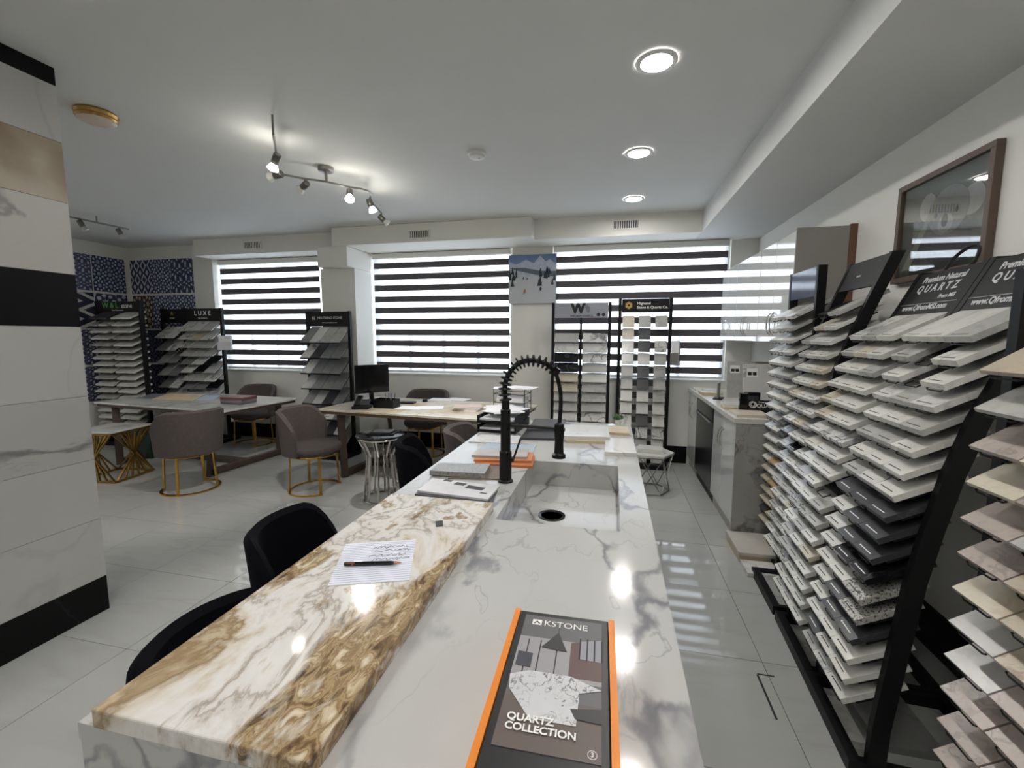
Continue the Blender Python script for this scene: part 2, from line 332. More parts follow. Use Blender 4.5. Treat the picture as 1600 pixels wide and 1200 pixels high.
def spot_head(parent, pos, drop, aim, lit, k):
    pos = Vector(pos); aim = Vector(aim).normalized(); j = pos+Vector((0, 0, -drop))
    h = MB().tube([pos, j], .006, 6).build('stem', steel, parent)
    Mq = Matrix.Translation(j) @ aim.to_track_quat('Z', 'Y').to_matrix().to_4x4()
    s = MB().at(Mq).lathe([(.022, -.035), (.026, -.03), (.026, .03), (.022, .035)], 14).build('spot_body', P('nickel', (120, 118, 114), .35, 1), parent, smooth=True)
    MB().at(Mq).lathe([(.018, .035), (.03, .06), (.036, .075), (.034, .077), (.001, .07)], 14).build('bulb', emis('bulb_lit', (255, 250, 236), SPOTBULB) if lit else P('bulb_off', (190, 190, 186), .2), s, smooth=True)
    if lit:
        l = bpy.data.lights.new('spot_beam', 'SPOT'); l.energy = 20; l.spot_size = R(70); l.spot_blend = .6; l.shadow_soft_size = .03; l.color = (1, .96, .9)
        q = bpy.data.objects.new('spot_beam', l); COL.objects.link(q); q.parent = s; q.matrix_basis = Mq @ Matrix.Translation((0, 0, .085)) @ Matrix.Rotation(PI, 4, 'X')
TZ = 2.76
tr = [onz(u, v, TZ) for u, v in ((427, 209), (430, 228), (432, 248), (435, 264), (444, 273), (470, 278), (510, 284), (545, 292), (565, 295), (576, 299), (580, 304), (578, 312))]
tp = thing('track_light', 'curved brushed metal track light with six spot heads, three lit', 'light', (0, 0, 0))
MB().tube(tr, .008, 8).build('rail', steel, tp, smooth=True)
c = tr[6]; MB().at(Matrix.Translation((c.x, c.y, 0))).lathe([(.06, CEIL-.001), (.06, CEIL-.03), (.05, CEIL-.036), (.012, CEIL-.04), (.012, TZ)], 24).build('canopy', steel, tp, smooth=True)
MB().tube([tr[0], (tr[0].x, tr[0].y, CEIL-.001)], .006).build('hanger', steel, tp)
for pos, aim, lit in ((onz(431, 236, TZ), (-.7, .3, -.75), 1), (onz(434, 262, TZ), (-.9, .1, -.1), 0), (onz(476, 279, TZ), (-.8, .3, -.25), 0), (onz(546, 292, TZ), (.3, -.5, -.8), 1), (onz(578, 308, TZ), (.25, .2, -.9), 1), (onz(578, 312, TZ)+Vector((-.12, .42, 0)), (.6, .3, -.6), 0)):
    spot_head(tp, pos, .05, aim, lit, 0)
MB().tube([tr[-1], onz(578, 312, TZ)+Vector((-.12, .42, 0))], .008, 8).build('rail_arm', steel, tp)
TZ2 = 2.80; ft = thing('track_bar_light', 'straight thin track light with two spot heads by the blue tiles', 'light', (0, 0, 0))
a, b = onz(95, 336, TZ2), onz(201, 358, TZ2); MB().tube([a, b], .010, 8).build('rail', steel, ft)
mid = (a+b)/2; MB().tube([mid, (mid.x, mid.y, CEIL-.001)], .008).build('hanger', steel, ft)
for u, v in ((126, 342), (186, 355)): spot_head(ft, onz(u, v, TZ2), .05, (.3, .3, -.9), 0, 1)

# ------------------------------------------------------------------ island
isl_m = marble('island_porcelain', (192, 192, 190), (104, 104, 114), 3.4, .016, .11, .8, .26, rand=False, stretch=(1, .55, 1), rot=.45)
isl = thing('kitchen_island', 'long white grey-veined stone island with a sunken sink', 'island', (0, 0, 0))
IX0, IX1, IY0, IY1, IZ = -.848, .152, .488, 3.26, .91
SX0, SX1, SY0, SY1, SZ = -.380, .047, 1.43, 2.18, .785
MB().box(IX0, SX0, IY0, IY1, IZ-.03, IZ).box(SX1, IX1, IY0, IY1, IZ-.03, IZ).box(SX0, SX1, IY0, SY0, IZ-.03, IZ).box(SX0, SX1, SY1, IY1, IZ-.03, IZ).build('countertop', isl_m, isl)
MB().box(IX0+.004, IX1-.004, IY0, IY0+.03, 0, IZ-.03).build('waterfall_panel', isl_m, isl)
MB().box(-.42, IX1-.02, IY0+.03, IY1-.03, .08, .70).box(-.42, SX0-.02, IY0+.03, IY1-.03, .70, IZ-.03).box(SX1+.02, IX1-.02, IY0+.03, IY1-.03, .70, IZ-.03).build('body', P('island_body', (150, 150, 148), .3), isl)
MB().box(-.36, IX1-.08, IY0+.06, IY1-.06, 0, .08).build('plinth', blackm, isl)
sk = MB().box(SX0-.018, SX0, SY0, SY1, SZ-.02, IZ-.03).box(SX1, SX1+.018, SY0, SY1, SZ-.02, IZ-.03).box(SX0-.018, SX1+.018, SY0-.018, SY0, SZ-.02, IZ-.03).box(SX0-.018, SX1+.018, SY1, SY1+.018, SZ-.02, IZ-.03).box(SX0, SX1, SY0, SY1, SZ-.02, SZ).build('sink_basin', isl_m, isl)
d = onz(862, 806, SZ); dr = MB().at(Matrix.Translation((d.x, d.y, SZ))).lathe([(.058, 0), (.058, .004), (.046, .003), (.040, -.010), (.001, -.012)], 28).build('drain', blackg, sk, smooth=True)
gold_m = ramped('gold_marble', [(.27, (112, 90, 64)), (.33, (192, 174, 148)), (.36, (146, 122, 90)), (.395, (206, 196, 180)), (.42, (216, 211, 203)), (.45, (222, 220, 217)), (.485, (206, 201, 195)), (.50, (170, 160, 150)), (.515, (214, 211, 207)), (.56, (222, 220, 216)), (.585, (186, 170, 148)), (.60, (140, 118, 92)), (.62, (194, 182, 164)), (.68, (218, 214, 207)), (.80, (160, 134, 98))], 3.0, (1.5, .9, 1), R(-24), 12, .5, .07)
def breccia(m):
    nt = m.node_tree; N = nt.nodes.new; L = nt.links.new; b = nt.nodes['Principled BSDF']; src = b.inputs['Base Color'].links[0].from_socket
    tc = N('ShaderNodeTexCoord'); mp = N('ShaderNodeMapping'); mp.inputs['Rotation'].default_value = (0, 0, R(-24)); mp.inputs['Scale'].default_value = (1.3, .55, 1); L(tc.outputs['Object'], mp.inputs[0])
    lo = N('ShaderNodeTexNoise'); lo.inputs['Scale'].default_value = 3.6; lo.inputs['Detail'].default_value = 6; lo.inputs['Roughness'].default_value = .62; lo.inputs['Distortion'].default_value = .4; L(mp.outputs[0], lo.inputs['Vector'])
    sp = N('ShaderNodeSeparateXYZ'); L(tc.outputs['Object'], sp.inputs[0])
    ed = N('ShaderNodeMapRange'); ed.inputs['From Min'].default_value = .09; ed.inputs['From Max'].default_value = .19; ed.inputs['To Max'].default_value = .07; L(sp.outputs['X'], ed.inputs[0])
    ad = N('ShaderNodeMath'); L(lo.outputs['Fac'], ad.inputs[0]); L(ed.outputs[0], ad.inputs[1])
    mk = N('ShaderNodeMapRange'); mk.inputs['From Min'].default_value = .535; mk.inputs['From Max'].default_value = .60; L(ad.outputs[0], mk.inputs[0])
    fi = N('ShaderNodeTexNoise'); fi.inputs['Scale'].default_value = 32; fi.inputs['Detail'].default_value = 6; fi.inputs['Distortion'].default_value = .7; L(mp.outputs[0], fi.inputs['Vector'])
    cr = N('ShaderNodeValToRGB'); L(fi.outputs['Fac'], cr.inputs[0]); e = cr.color_ramp.elements
    e[0].position = .34; e[0].color = lin((84, 66, 48)); e[1].position = .70; e[1].color = lin((216, 206, 188))
    for p_, c_ in ((.43, (132, 108, 78)), (.49, (172, 148, 112)), (.54, (134, 110, 80)), (.61, (192, 172, 140))): q_ = e.new(p_); q_.color = lin(c_)
    mx = N('ShaderNodeMix'); mx.data_type = 'RGBA'; L(mk.outputs[0], mx.inputs[0]); L(src, mx.inputs[6]); L(cr.outputs[0], mx.inputs[7]); L(mx.outputs[2], b.inputs['Base Color'])
breccia(gold_m)
gs = MB().box(-.203, .203, -.505, .505, 0, .034).build('marble_worktop', gold_m, bevel=.003); gs.location = (-.608, .99, IZ)
tag(gs, 'glossy white marble slab with brown and gold veins on the island', 'stone sample')
dgrey_ = P('outlet_metal', (70, 68, 64), .3, 1)
# outlet cover
o = flat('outlet_cover', 'tiny metal pop-up outlet cover on the gold-veined slab', 'outlet', ((680, 814), (692, 813), (692, 821), (681, 822)), IZ+.034, .003, dgrey_)
# notepad sheet + pen
ps = flat('paper_sheet', 'lined note sheet with handwriting under the black pen', 'paper', ((540, 850), (650, 843), (640, 906), (512, 915)), IZ+.034, .002, P('note_paper', (222, 224, 234), .7, var=.01))
a, b, c4, d4 = [onz(u, v, IZ+.0362) for u, v in ((540, 850), (650, 843), (640, 906), (512, 915))]; blue = P('rule_blue', (150, 165, 205), .7)
pc = ps.location
for i in range(1, 22):
    q0 = a.lerp(d4, i/22); q1 = b.lerp(c4, i/22); MB().at(Matrix.Translation((-pc.x, -pc.y, -pc.z))).bar(q0, q1, .0009, .0004).build('ruled_line', blue, ps)
for s in range(4):
    pts = []; q0 = a.lerp(d4, .16+.11*s); q1 = b.lerp(c4, .16+.11*s)
    for i in range(26): q = q0.lerp(q1, .40+.02*i+.05*(s % 2)); pts.append(Vector((q.x+random.uniform(-.004, .004), q.y+random.uniform(-.009, .009), q.z))-pc)
    MB().tube(pts, .0007, 4).build('handwriting', ink, ps)
z0 = IZ+.036+.006; a, b = onz(538, 881, z0), onz(628, 879, z0); dv = (b-a).normalized()
pen = thing('pen', 'black pen with copper clip and tip lying on the note sheet', 'pen', a)
L_ = (b-a).length; f = lambda t: dv*(L_*t)
MB().tube([f(.0), f(.02), f(.12), f(.8), f(.86)], [.004, .0055, .0055, .0055, .004], 10).build('barrel', blackg, pen, smooth=True)
cop = P('copper', (190, 120, 90), .2, 1)
MB().tube([f(.86), f(.97), f(1)], [.004, .002, .0008], 10).build('tip', cop, pen, smooth=True)
MB().tube([f(.13), f(.16)], [.0058, .0058], 10).build('band', cop, pen)
MB().tube([f(.03)+Vector((0, -.004, .004)), f(.2)+Vector((0, -.005, .005))], .0016, 6).build('clip', cop, pen)

# sample case in the foreground
orange = P('orange_card', (224, 130, 32), .45); cov = P('case_black', (28, 28, 30), .4)
CZ, CT = IZ, .085
pt = [onz(u, v, CZ+CT) for u, v in ((806, 952), (960, 972))]
ang = math.atan2(pt[1].y-pt[0].y, pt[1].x-pt[0].x)
case = thing('sample_case', 'black sample case in an orange sleeve with a kitchen photo cover', 'case', ((pt[0].x+pt[1].x)/2, (pt[0].y+pt[1].y)/2, CZ), ang)
cw = (pt[1]-pt[0]).length; cl = .36
MB().box(-cw/2+.012, cw/2-.012, -cl, 0, 0, CT).build('case_body', cov, case, bevel=.002)
MB().box(-cw/2, -cw/2+.011, -cl-.004, .002, 0, CT+.002).build('sleeve_side', orange, case); MB().box(cw/2-.011, cw/2, -cl-.004, .002, 0, CT+.002).build('sleeve_side', orange, case)
w2 = cw/2-.024; z = CT
def art(name, pts, mat, h, par=None, zz=None): return MB().prism(pts, (zz if zz is not None else z)+h, (zz if zz is not None else z)+h+.0003).build(name, mat, par or cover)
cover = MB().box(-w2, w2, -.300, -.012, z, z+.0006).build('cover_photo', P('cover_grey', (96, 94, 96), .45, var=.1, scale=6), case)
G = lambda n, c: P('art_'+n, c, .45, var=.05)
art('backdrop', [(-w2, -.17), (w2, -.17), (w2, -.075), (-w2, -.075)], G('cab', (150, 147, 150)), .0007)
art('tall_cabinet', [(.02, -.16), (w2, -.16), (w2, -.062), (.02, -.078)], G('wood', (92, 68, 66)), .0011)
art('floor_strip', [(-w2, -.300), (w2, -.300), (w2, -.21), (-w2, -.21)], G('floor', (96, 84, 80)), .0007)
art('glass_door', [(.036, -.116), (w2, -.118), (w2, -.062), (.036, -.072)], G('glass', (140, 140, 148)), .0015)
for i in range(4): x = .036+i*(w2-.036)/3; MB().box(x-.0012, x+.0012, -.117, -.064, z+.0018, z+.0021).build('door_bar', ink, cover)
for x in (-w2+.018, -w2+.040, -.004): MB().box(x-.001, x+.001, -.165, -.082, z+.0011, z+.0014).build('cabinet_gap', ink, cover)
art('window_view', [(-w2+.004, -.15), (-w2+.030, -.152), (-w2+.030, -.118), (-w2+.004, -.116)], G('win', (60, 60, 70)), .0015)
art('pendant_lamp', [(-.032, -.100), (.014, -.104), (-.004, -.058), (-.006, -.058)], G('lamp', (46, 44, 46)), .0019)
MB().box(-.0055, -.0045, -.058, -.044, z+.0019, z+.0022).build('pendant_wire', ink, cover)
imar = marble('art_marble', (205, 205, 208), (60, 60, 66), 14, .03, .4, .9, rand=False)
art('island_top', [(-w2, -.172), (-w2+.03, -.158), (.024, -.158), (w2, -.178), (.040, -.19), (-.02, -.178)], imar, .0013)
art('island_front', [(-.030, -.175), (.040, -.188), (.038, -.250), (-.030, -.250), (-w2+.004, -.200), (-w2, -.172)], imar, .0016)
art('stool', [(.028, -.222), (w2, -.214), (w2, -.240), (.036, -.238)], G('stool', (50, 48, 50)), .0020)
TX = lambda x, y, h=.0028: Matrix.Translation((x, y, z+h))
MB().prism([(-w2+.016, -.040), (-w2+.034, -.040), (-w2+.034, -.025), (-w2+.016, -.025)], z+.001, z+.0013).build('logo_square', cream_white, cover)
MB().prism([(-w2+.018, -.037), (-w2+.025, -.0285), (-w2+.032, -.037), (-w2+.029, -.037), (-w2+.025, -.032), (-w2+.021, -.037)], z+.0014, z+.0017).build('logo_peak', ink, cover)
lettering('KSTONE', .022, TX(-w2+.038, -.033, .001), cream_white, cover, 'LEFT')
lettering('QUARTZ', .017, TX(-w2+.012, -.252), cream_white, cover, 'LEFT', bold=.0004)
lettering('COLLECTION', .0165, TX(-w2+.012, -.268), cream_white, cover, 'LEFT', bold=.0004)
lettering('3', .010, TX(w2-.012, -.288, .001), cream_white, cover)
MB().tube([(w2-.012+.0062*math.cos(a*PI/10), -.288+.0062*math.sin(a*PI/10), z+.001) for a in range(20)], .0005, 4, True).build('number_ring', cream_white, cover)

# faucet
fb = Vector((-.441, 1.83, IZ)); fa = thing('kitchen_faucet', 'tall matte black spring faucet arching over the sink', 'faucet', fb)
fm = P('faucet_black', (8, 8, 9), .4, spec=.3)
MB().lathe([(.034, 0), (.034, .006), (.027, .012), (.027, .135), (.022, .14), (.022, .32), (.017, .325), (.017, .36)], 24).build('stem', fm, fa, smooth=True)
ux, uy = .215, .06                       # reach of the arch
arch = [Vector((0, 0, .36)), Vector((-.004, 0, .42)), Vector((.012, .004, .475)), Vector((.048, .014, .518)), Vector((.10, .028, .535)), Vector((.16, .045, .525)), Vector((.205, .057, .49))]
def smoothpath(p, n):
    out = []
    for i in range(len(p)-1):
        p0, p1, p2, p3 = p[max(i-1, 0)], p[i], p[i+1], p[min(i+2, len(p)-1)]
        for k in range(n): t = k/n; out.append(.5*((2*p1)+(p2-p0)*t+(2*p0-5*p1+4*p2-p3)*t*t+(3*p1-p0-3*p2+p3)*t**3))
    return out+[p[-1]]
ar = smoothpath(arch, 8); MB().tube(ar, .011, 10).build('hose_arch', fm, fa, smooth=True)
for i in range(1, len(ar)-2, 3):
    t_ = (ar[i+1]-ar[i-1]).normalized(); u_ = t_.orthogonal().normalized(); w_ = t_.cross(u_)
    MB().tube([ar[i]+(u_*math.cos(k*PI/7)+w_*math.sin(k*PI/7))*.024 for k in range(14)], .0042, 5, True).build('spring_ring', fm, fa)
MB().at(Matrix.Translation((.208, .058, .487)) @ Matrix.Rotation(R(35), 4, 'Y')).lathe([(.018, -.018), (.018, .018)], 16).build('collar', fm, fa, smooth=True)
hs = smoothpath([Vector((.21, .058, .48)), Vector((.226, .063, .42)), Vector((.232, .065, .36)), Vector((.228, .065, .26))], 6)
MB().tube(hs, .009, 10).build('hose', fm, fa, smooth=True)
MB().at(Matrix.Translation((.227, .065, .105))).lathe([(.030, 0), (.030, .014), (.021, .022), (.019, .07), (.022, .10), (.021, .15), (.010, .158)], 20).build('spray_head', fm, fa, smooth=True)
MB().tube([(0, 0, .255), (.10, .03, .245), (.207, .06, .235)], .007, 8).build('support_arm', fm, fa)
MB().at(Matrix.Translation((.227, .065, .225))).lathe([(.026, 0), (.026, .012)], 18).build('holder_ring', fm, fa, smooth=True)
MB().tube([(.024, .0, .10), (.036, .004, .10)], .011, 10).build('lever_hub', fm, fa); MB().tube([(.034, .004, .10), (.062, .02, .19)], .0045, 8).build('lever', fm, fa)

# things lying on the island
grey_tile = marble('grey_tile', (150, 148, 144), (120, 118, 115), 6, .05, .3, .4, speck=(110, 110, 108))
w_sample = marble('white_sample', (222, 221, 216), (170, 168, 164), 3, .02, .15, .5)
tan = P('tan_edge', (196, 180, 150), .5); dgrey = P('dark_cover', (58, 58, 62), .35); art_w = P('newsprint', (200, 200, 202), .6, var=.3, scale=50)
flat('magazine', 'dark magazine under the folded white newspaper', 'magazine', ((648, 772), (672, 752), (778, 764), (768, 786)), IZ, .010, dgrey)
flat('newspaper', 'folded white newspaper on top of the dark magazine', 'newspaper', ((652, 766), (676, 747), (781, 759), (762, 780)), IZ+.010, .008, P('news', (206, 206, 210), .6, var=.12, scale=30))
flat('brochure', 'brown printed brochure partly under the grey stone sample', 'brochure', ((700, 747), (718, 727), (785, 726), (780, 748)), IZ, .006, P('brochure_brown', (120, 104, 94), .45, var=.3, scale=40))
flat('stone_sample', 'grey speckled stone sample near the faucet base', 'stone sample', ((671, 735), (687, 723), (766, 725), (757, 740)), IZ+.006, .022, grey_tile)
flat('book', 'orange covered book at the bottom of the pile behind the faucet', 'book', ((742, 724), (748, 714), (836, 712), (832, 728)), IZ, .012, P('orange_cover', (196, 118, 70), .4, var=.2, scale=30))
flat('book', 'orange covered book with a spiral edge, middle of the pile behind the faucet', 'book', ((740, 718), (747, 708), (834, 707), (830, 720)), IZ+.012, .010, P('orange_cover2', (206, 136, 92), .4, var=.2, scale=30))
flat('binder', 'white and black binder on top of the orange books', 'binder', ((737, 711), (746, 702), (826, 701), (823, 714)), IZ+.022, .012, P('binder_cover', (176, 170, 168), .4, var=.25, scale=14))
flat('brochure', 'pale blue printed brochure behind the orange books', 'brochure', ((748, 703), (761, 692), (838, 695), (832, 707)), IZ, .006, P('brochure_blue', (168, 182, 196), .4, var=.25, scale=30))
flat('newspaper', 'flat printed newspaper in front of the black letter trays', 'newspaper', ((732, 690), (751, 679), (817, 681), (810, 693)), IZ, .006, art_w)
def letter_tray(pos, rz, lab, n, w=.25, d=.34, sheets=True):
    t = thing('letter_tray', lab, 'tray', pos, rz)
    for k in range(n):
        z = k*.062
        MB().box(-w/2, w/2, -d/2, d/2, z, z+.004).build('tray_floor', blackm, t)
        MB().box(-w/2, -w/2+.008, -d/2, d/2, z+.004, z+.05).build('tray_side', blackm, t); MB().box(w/2-.008, w/2, -d/2, d/2, z+.004, z+.05).build('tray_side', blackm, t)
        MB().box(-w/2+.008, w/2-.008, d/2-.008, d/2, z+.004, z+.05).build('tray_back', blackm, t); MB().box(-w/2+.008, w/2-.008, -d/2, -d/2+.006, z+.004, z+.018).build('tray_lip', blackm, t)
        MB().box(-w/2+.015, w/2-.015, -d/2+.012, d/2-.02, z+.004, z+.03).build('paper_stack', paper, t)
    return t
q = onz(788, 668, IZ); letter_tray((q.x, q.y, IZ), R(-4), 'stack of black letter trays full of paper at the island end', 2, .27, .36)
for i in range(4):
    o = MB().box(-.105, .105, -.15, .15, 0, .002).build('paper_sheet', paper); o.location = (q.x+random.uniform(-.03, .03), q.y+random.uniform(-.03, .03), IZ+.124+.0022*i); o.rotation_euler = (0, 0, random.uniform(-.6, .6))
    tag(o, '%s loose white sheet heaped on the black letter trays' % ('lowest', 'second lowest', 'second highest', 'topmost')[i], 'paper', 'loose sheets on the letter trays')
flat('sample_board', 'lower dark grey board lying at the far end of the island', 'board', ((812, 684), (832, 660), (890, 662), (868, 685)), IZ, .014, dgrey)
flat('sample_board', 'upper dark grey board lying at the far end of the island', 'board', ((824, 670), (836, 654), (884, 655), (874, 671)), IZ+.014, .012, P('dark_cover2', (82, 82, 88), .3))
flat('stone_sample', 'tan edged sample under the white pair near the spray head', 'stone sample', ((884, 688), (886, 672), (950, 673), (953, 690)), IZ, .016, tan)
flat('stone_sample', 'glossy white sample stacked on the tan edged one', 'stone sample', ((880, 681), (882, 663), (950, 665), (953, 683)), IZ+.016, .022, w_sample)
flat('stone_sample', 'large glossy white sample at the right corner of the island', 'stone sample', ((945, 706), (946, 684), (988, 685), (995, 708)), IZ, .020, w_sample)
flat('stone_sample', 'tan wood-look sample on the far right corner of the island', 'stone sample', ((951, 675), (952, 665), (981, 666), (984, 677)), IZ, .018, P('wood_look', (200, 182, 152), .4, var=.2))
q = onz(966, 668, IZ); pl = thing('potted_plant', 'tiny green leafy plant at the far end of the island', 'plant', (q.x, q.y+.10, IZ))
MB().lathe([(.02, 0), (.026, .03), (.024, .031)], 14).build('pot', white, pl, smooth=True)
lm = P('leaf_green', (88, 118, 70), .5, var=.3); lme = MB().add([(0, 0, 0), (.012, .012, .006), (.0, .032, .002), (-.012, .012, .006)], [(0, 1, 2, 3)]).mesh('leaf', lm)
for i in range(26):
    a = random.uniform(0, 2*PI); e = random.uniform(.1, 1.2)
    link('leaf', lme, pl, Matrix.Translation((random.uniform(-.03, .03), random.uniform(-.02, .02), random.uniform(.03, .055))) @ Matrix.Rotation(a, 4, 'Z') @ Matrix.Rotation(e, 4, 'X'))

# ------------------------------------------------------------------ sample racks
STONE = {
 'white': marble('st_white', (222, 221, 215), (182, 180, 175), 3, .03, .22, .5),
 'white veined': marble('st_veined', (216, 215, 211), (96, 96, 102), 4, .035, .2, .85),
 'pale grey': marble('st_pale', (184, 183, 179), (150, 148, 145), 5, .05, .25, .5),
 'cream': marble('st_cream', (208, 200, 182), (170, 150, 118), 4, .05, .25, .5),
 'beige': marble('st_beige', (186, 174, 156), (130, 100, 76), 5, .06, .3, .6, 1.0),
 'pinkish grey': marble('st_pink', (178, 166, 158), (120, 110, 106), 6, .07, .3, .6, 1.0),
 'sandy': marble('st_sand', (186, 160, 118), (140, 112, 76), 5, .06, .3, .6),
 'charcoal': marble('st_char', (58, 58, 62), (84, 84, 88), 5, .02, .3, .4),
 'black': marble('st_black', (26, 26, 30), (90, 90, 95), 3, .012, .15, .6),
 'mid grey': marble('st_mid', (128, 128, 128), (96, 96, 96), 5, .05, .35, .5),
 'speckled grey': marble('st_speck', (176, 174, 168), (120, 118, 112), 6, .05, .3, .4, speck=(40, 40, 42)),
}
ORD = 'first second third fourth fifth sixth seventh eighth ninth tenth eleventh twelfth thirteenth fourteenth fifteenth sixteenth seventeenth eighteenth nineteenth twentieth twenty-first twenty-second'.split()
SLABS = {}
def slab_mesh(w, L, t, tone):
    k = (w, L, t, tone)
    if k not in SLABS: SLABS[k] = MB().box(-w/2, w/2, 0, L, 0, t).mesh('sample', STONE[tone])
    return SLABS[k]
LIPS = {}
def lerp_prof(pts, z):
    for (z0, y0), (z1, y1) in zip(pts, pts[1:]):
        if z <= z1: return y0+(y1-y0)*(z-z0)/(z1-z0)
    return pts[-1][1]
def rack(name, label, loc, rz, width, post, front, rows, cols, L, t, tilt, tones, short, tops, header=None, texts=(), post_d=.05, post_w=.028, lips=True, prints=False, base=(-.08, .34), hmat=None, colnames=None, group='stone sample racks'):
    """faces local -Y; post / front = profiles of local y by height; rows = heights of the slab front edges"""
    T = thing(name, label, 'rack', loc, rz, group); RM = Matrix.Translation(loc) @ Matrix.Rotation(rz, 4, 'Z')
    for sx in (-1, 1):
        xc = sx*(width/2-post_w/2); rings = []; hp = hmat
        zz = [p[0] for p in post]
        n = 10; zs = [zz[0]+(tops-zz[0])*i/n for i in range(n+1)]
        MB().loft([[(xc+a*post_w/2, lerp_prof(post, z)+b*post_d/2, z) for a, b in ((-1, -1), (1, -1), (1, 1), (-1, 1))] for z in zs]).build('post', blackm, T)
        if base: MB().box(xc-post_w/2, xc+post_w/2, base[0], base[1], 0, .05).build('foot', blackm, T)
    if base: MB().box(-width/2+post_w, width/2-post_w, base[0], base[0]+.04, 0, .05).build('base_bar', blackm, T); MB().box(-width/2+post_w, width/2-post_w, base[1]-.04, base[1], 0, .05).build('base_bar', blackm, T)
    iw = width/2-post_w-.002
    if header:
        (hz0, hz1) = header; y0, y1 = lerp_prof(post, hz0)-post_d/2, lerp_prof(post, hz1)-post_d/2
        up = Vector((0, y1-y0, hz1-hz0)); HM = rectM((0, y0, hz0), (1, 0, 0), up); hh = up.length
        hd = MB().at(HM).box(-iw, iw, 0, hh, -.014, -.002).build('header_board', hmat or blackm, T)
        for (body, size, fx, fy, al, mt) in texts:
            lettering(body, size, HM @ Matrix.Translation((fx*iw, fy*hh, -.0012)), mt, hd, al, bold=.010 if body == 'W' else size*.025)
        T['_'] = 0; del T['_']
    else: hd = None; HM = None
    cn = colnames or [ORD[i]+' from the left' for i in range(len(cols))]
    for r, z in enumerate(rows):
        y = front(z); RT = Matrix.Translation((0, y, z)) @ Matrix.Rotation(R(tilt), 4, 'X')
        MB().at(RT).box(-iw, iw, .045 if lips else -.004, L*.85, -.007, -.001).build('shelf', blackm, T)
        if not lips: MB().at(RT).box(-iw, iw, -.010, -.004, -.007, .008).build('shelf_lip', blackm, T)
        for c, (xc, w) in enumerate(cols):
            tone = tones(r, c)
            if lips:
                lw = round(w*.62, 3)
                if lw not in LIPS: LIPS[lw] = MB().tube([(-lw/2, .03, -.003), (-lw/2, .0, -.003), (-lw*.42, -.002, -.006), (lw*.42, -.002, -.006), (lw/2, .0, -.003), (lw/2, .03, -.003)], .0026, 5).mesh('wire_lip', blackm)
                link('wire_lip', LIPS[lw], T, RT @ Matrix.Translation((xc, 0, 0)))
            if not tone: continue
            slip = random.uniform(0, .003)
            nm = 'stone_sample' if t >= .02 else 'tile_sample'
            o = link(nm, slab_mesh(w, L, t, tone), None, RM @ RT @ Matrix.Translation((xc, slip, .0005)) @ Matrix.Rotation(random.uniform(-.02, .02), 4, 'Z'))
            tag(o, '%s %s, %s row from top, %s, %s' % (tone, nm.replace('_', ' '), ORD[r], cn[c], short), nm.replace('_', ' '), 'samples on '+short)
            if prints: link('printed_name', PRINT_L if tone in ('charcoal', 'black') else PRINT_D, o, Matrix.Translation((0, .016+slip*0, t)))
    return T, hd, HM
PRINT_D = MB().box(-.035, .03, 0, .0035, 0, .0005).box(-.045, -.038, -.001, .005, 0, .0005).mesh('printed_name', ink)
PRINT_L = MB().box(-.035, .03, 0, .0035, 0, .0005).box(-.045, -.038, -.001, .005, 0, .0005).mesh('printed_name', cream_white)
def pick(*w):
    ks = [k for k, n in w for _ in range(n)]
    return random.choice(ks)
A90 = R(-90)
near3 = ['farthest from camera', 'in the middle', 'nearest the camera']
# two leaning quartz racks
DEL = R(-3.4)
postp = [(0, .9515), (.2, .956), (.8, 1.018), (1.15, 1.087), (1.42, 1.165), (1.62, 1.285), (1.85, 1.395)]
frontq = lambda z: .132*z*z-.038*z+.848
rowsQ = [1.533-.0765*i for i in range(18)]
cols3 = [(-.1295, .1275), (0, .1275), (.1295, .1275)]
def tonesA(r, c):
    if r == 1 and c == 1: return None
    if r == 2 and c == 1: return None
    if 8 <= r <= 11: return pick(('charcoal', 6), ('black', 1)) if c > 0 else pick(('white', 2), ('charcoal', 3))
    if r in (12, 13): return 'speckled grey' if c == 2 else pick(('charcoal', 2), ('white', 2))
    if r == 14 and c: return 'charcoal'
    if r > 15 and c == 0: return pick(('charcoal', 1), ('pale grey', 1))
    return pick(('white', 4), ('white veined', 2), ('pale grey', 2))
def tonesB(r, c):
    if r == 4 and c == 0: return 'cream'
    if (r, c) in ((0, 2), (9, 2)): return None if r else 'white'
    return pick(('white', 6), ('white veined', 2), ('pale grey', 3), ('cream', 1), ('speckled grey', 1 if r > 10 else 0), ('charcoal', 1 if r > 12 else 0))
silver = P('silver_print', (196, 196, 200), .5, var=.02)
qtexts = [('Premium Natural', .040, .02, .82, 'CENTER', silver), ('Q U A R T Z', .050, .0, .60, 'CENTER', silver), ('From MSI', .026, .55, .38, 'CENTER', silver), ('www.QfromMSI.com', .036, -.02, .16, 'CENTER', silver)]
quartz_heads = []
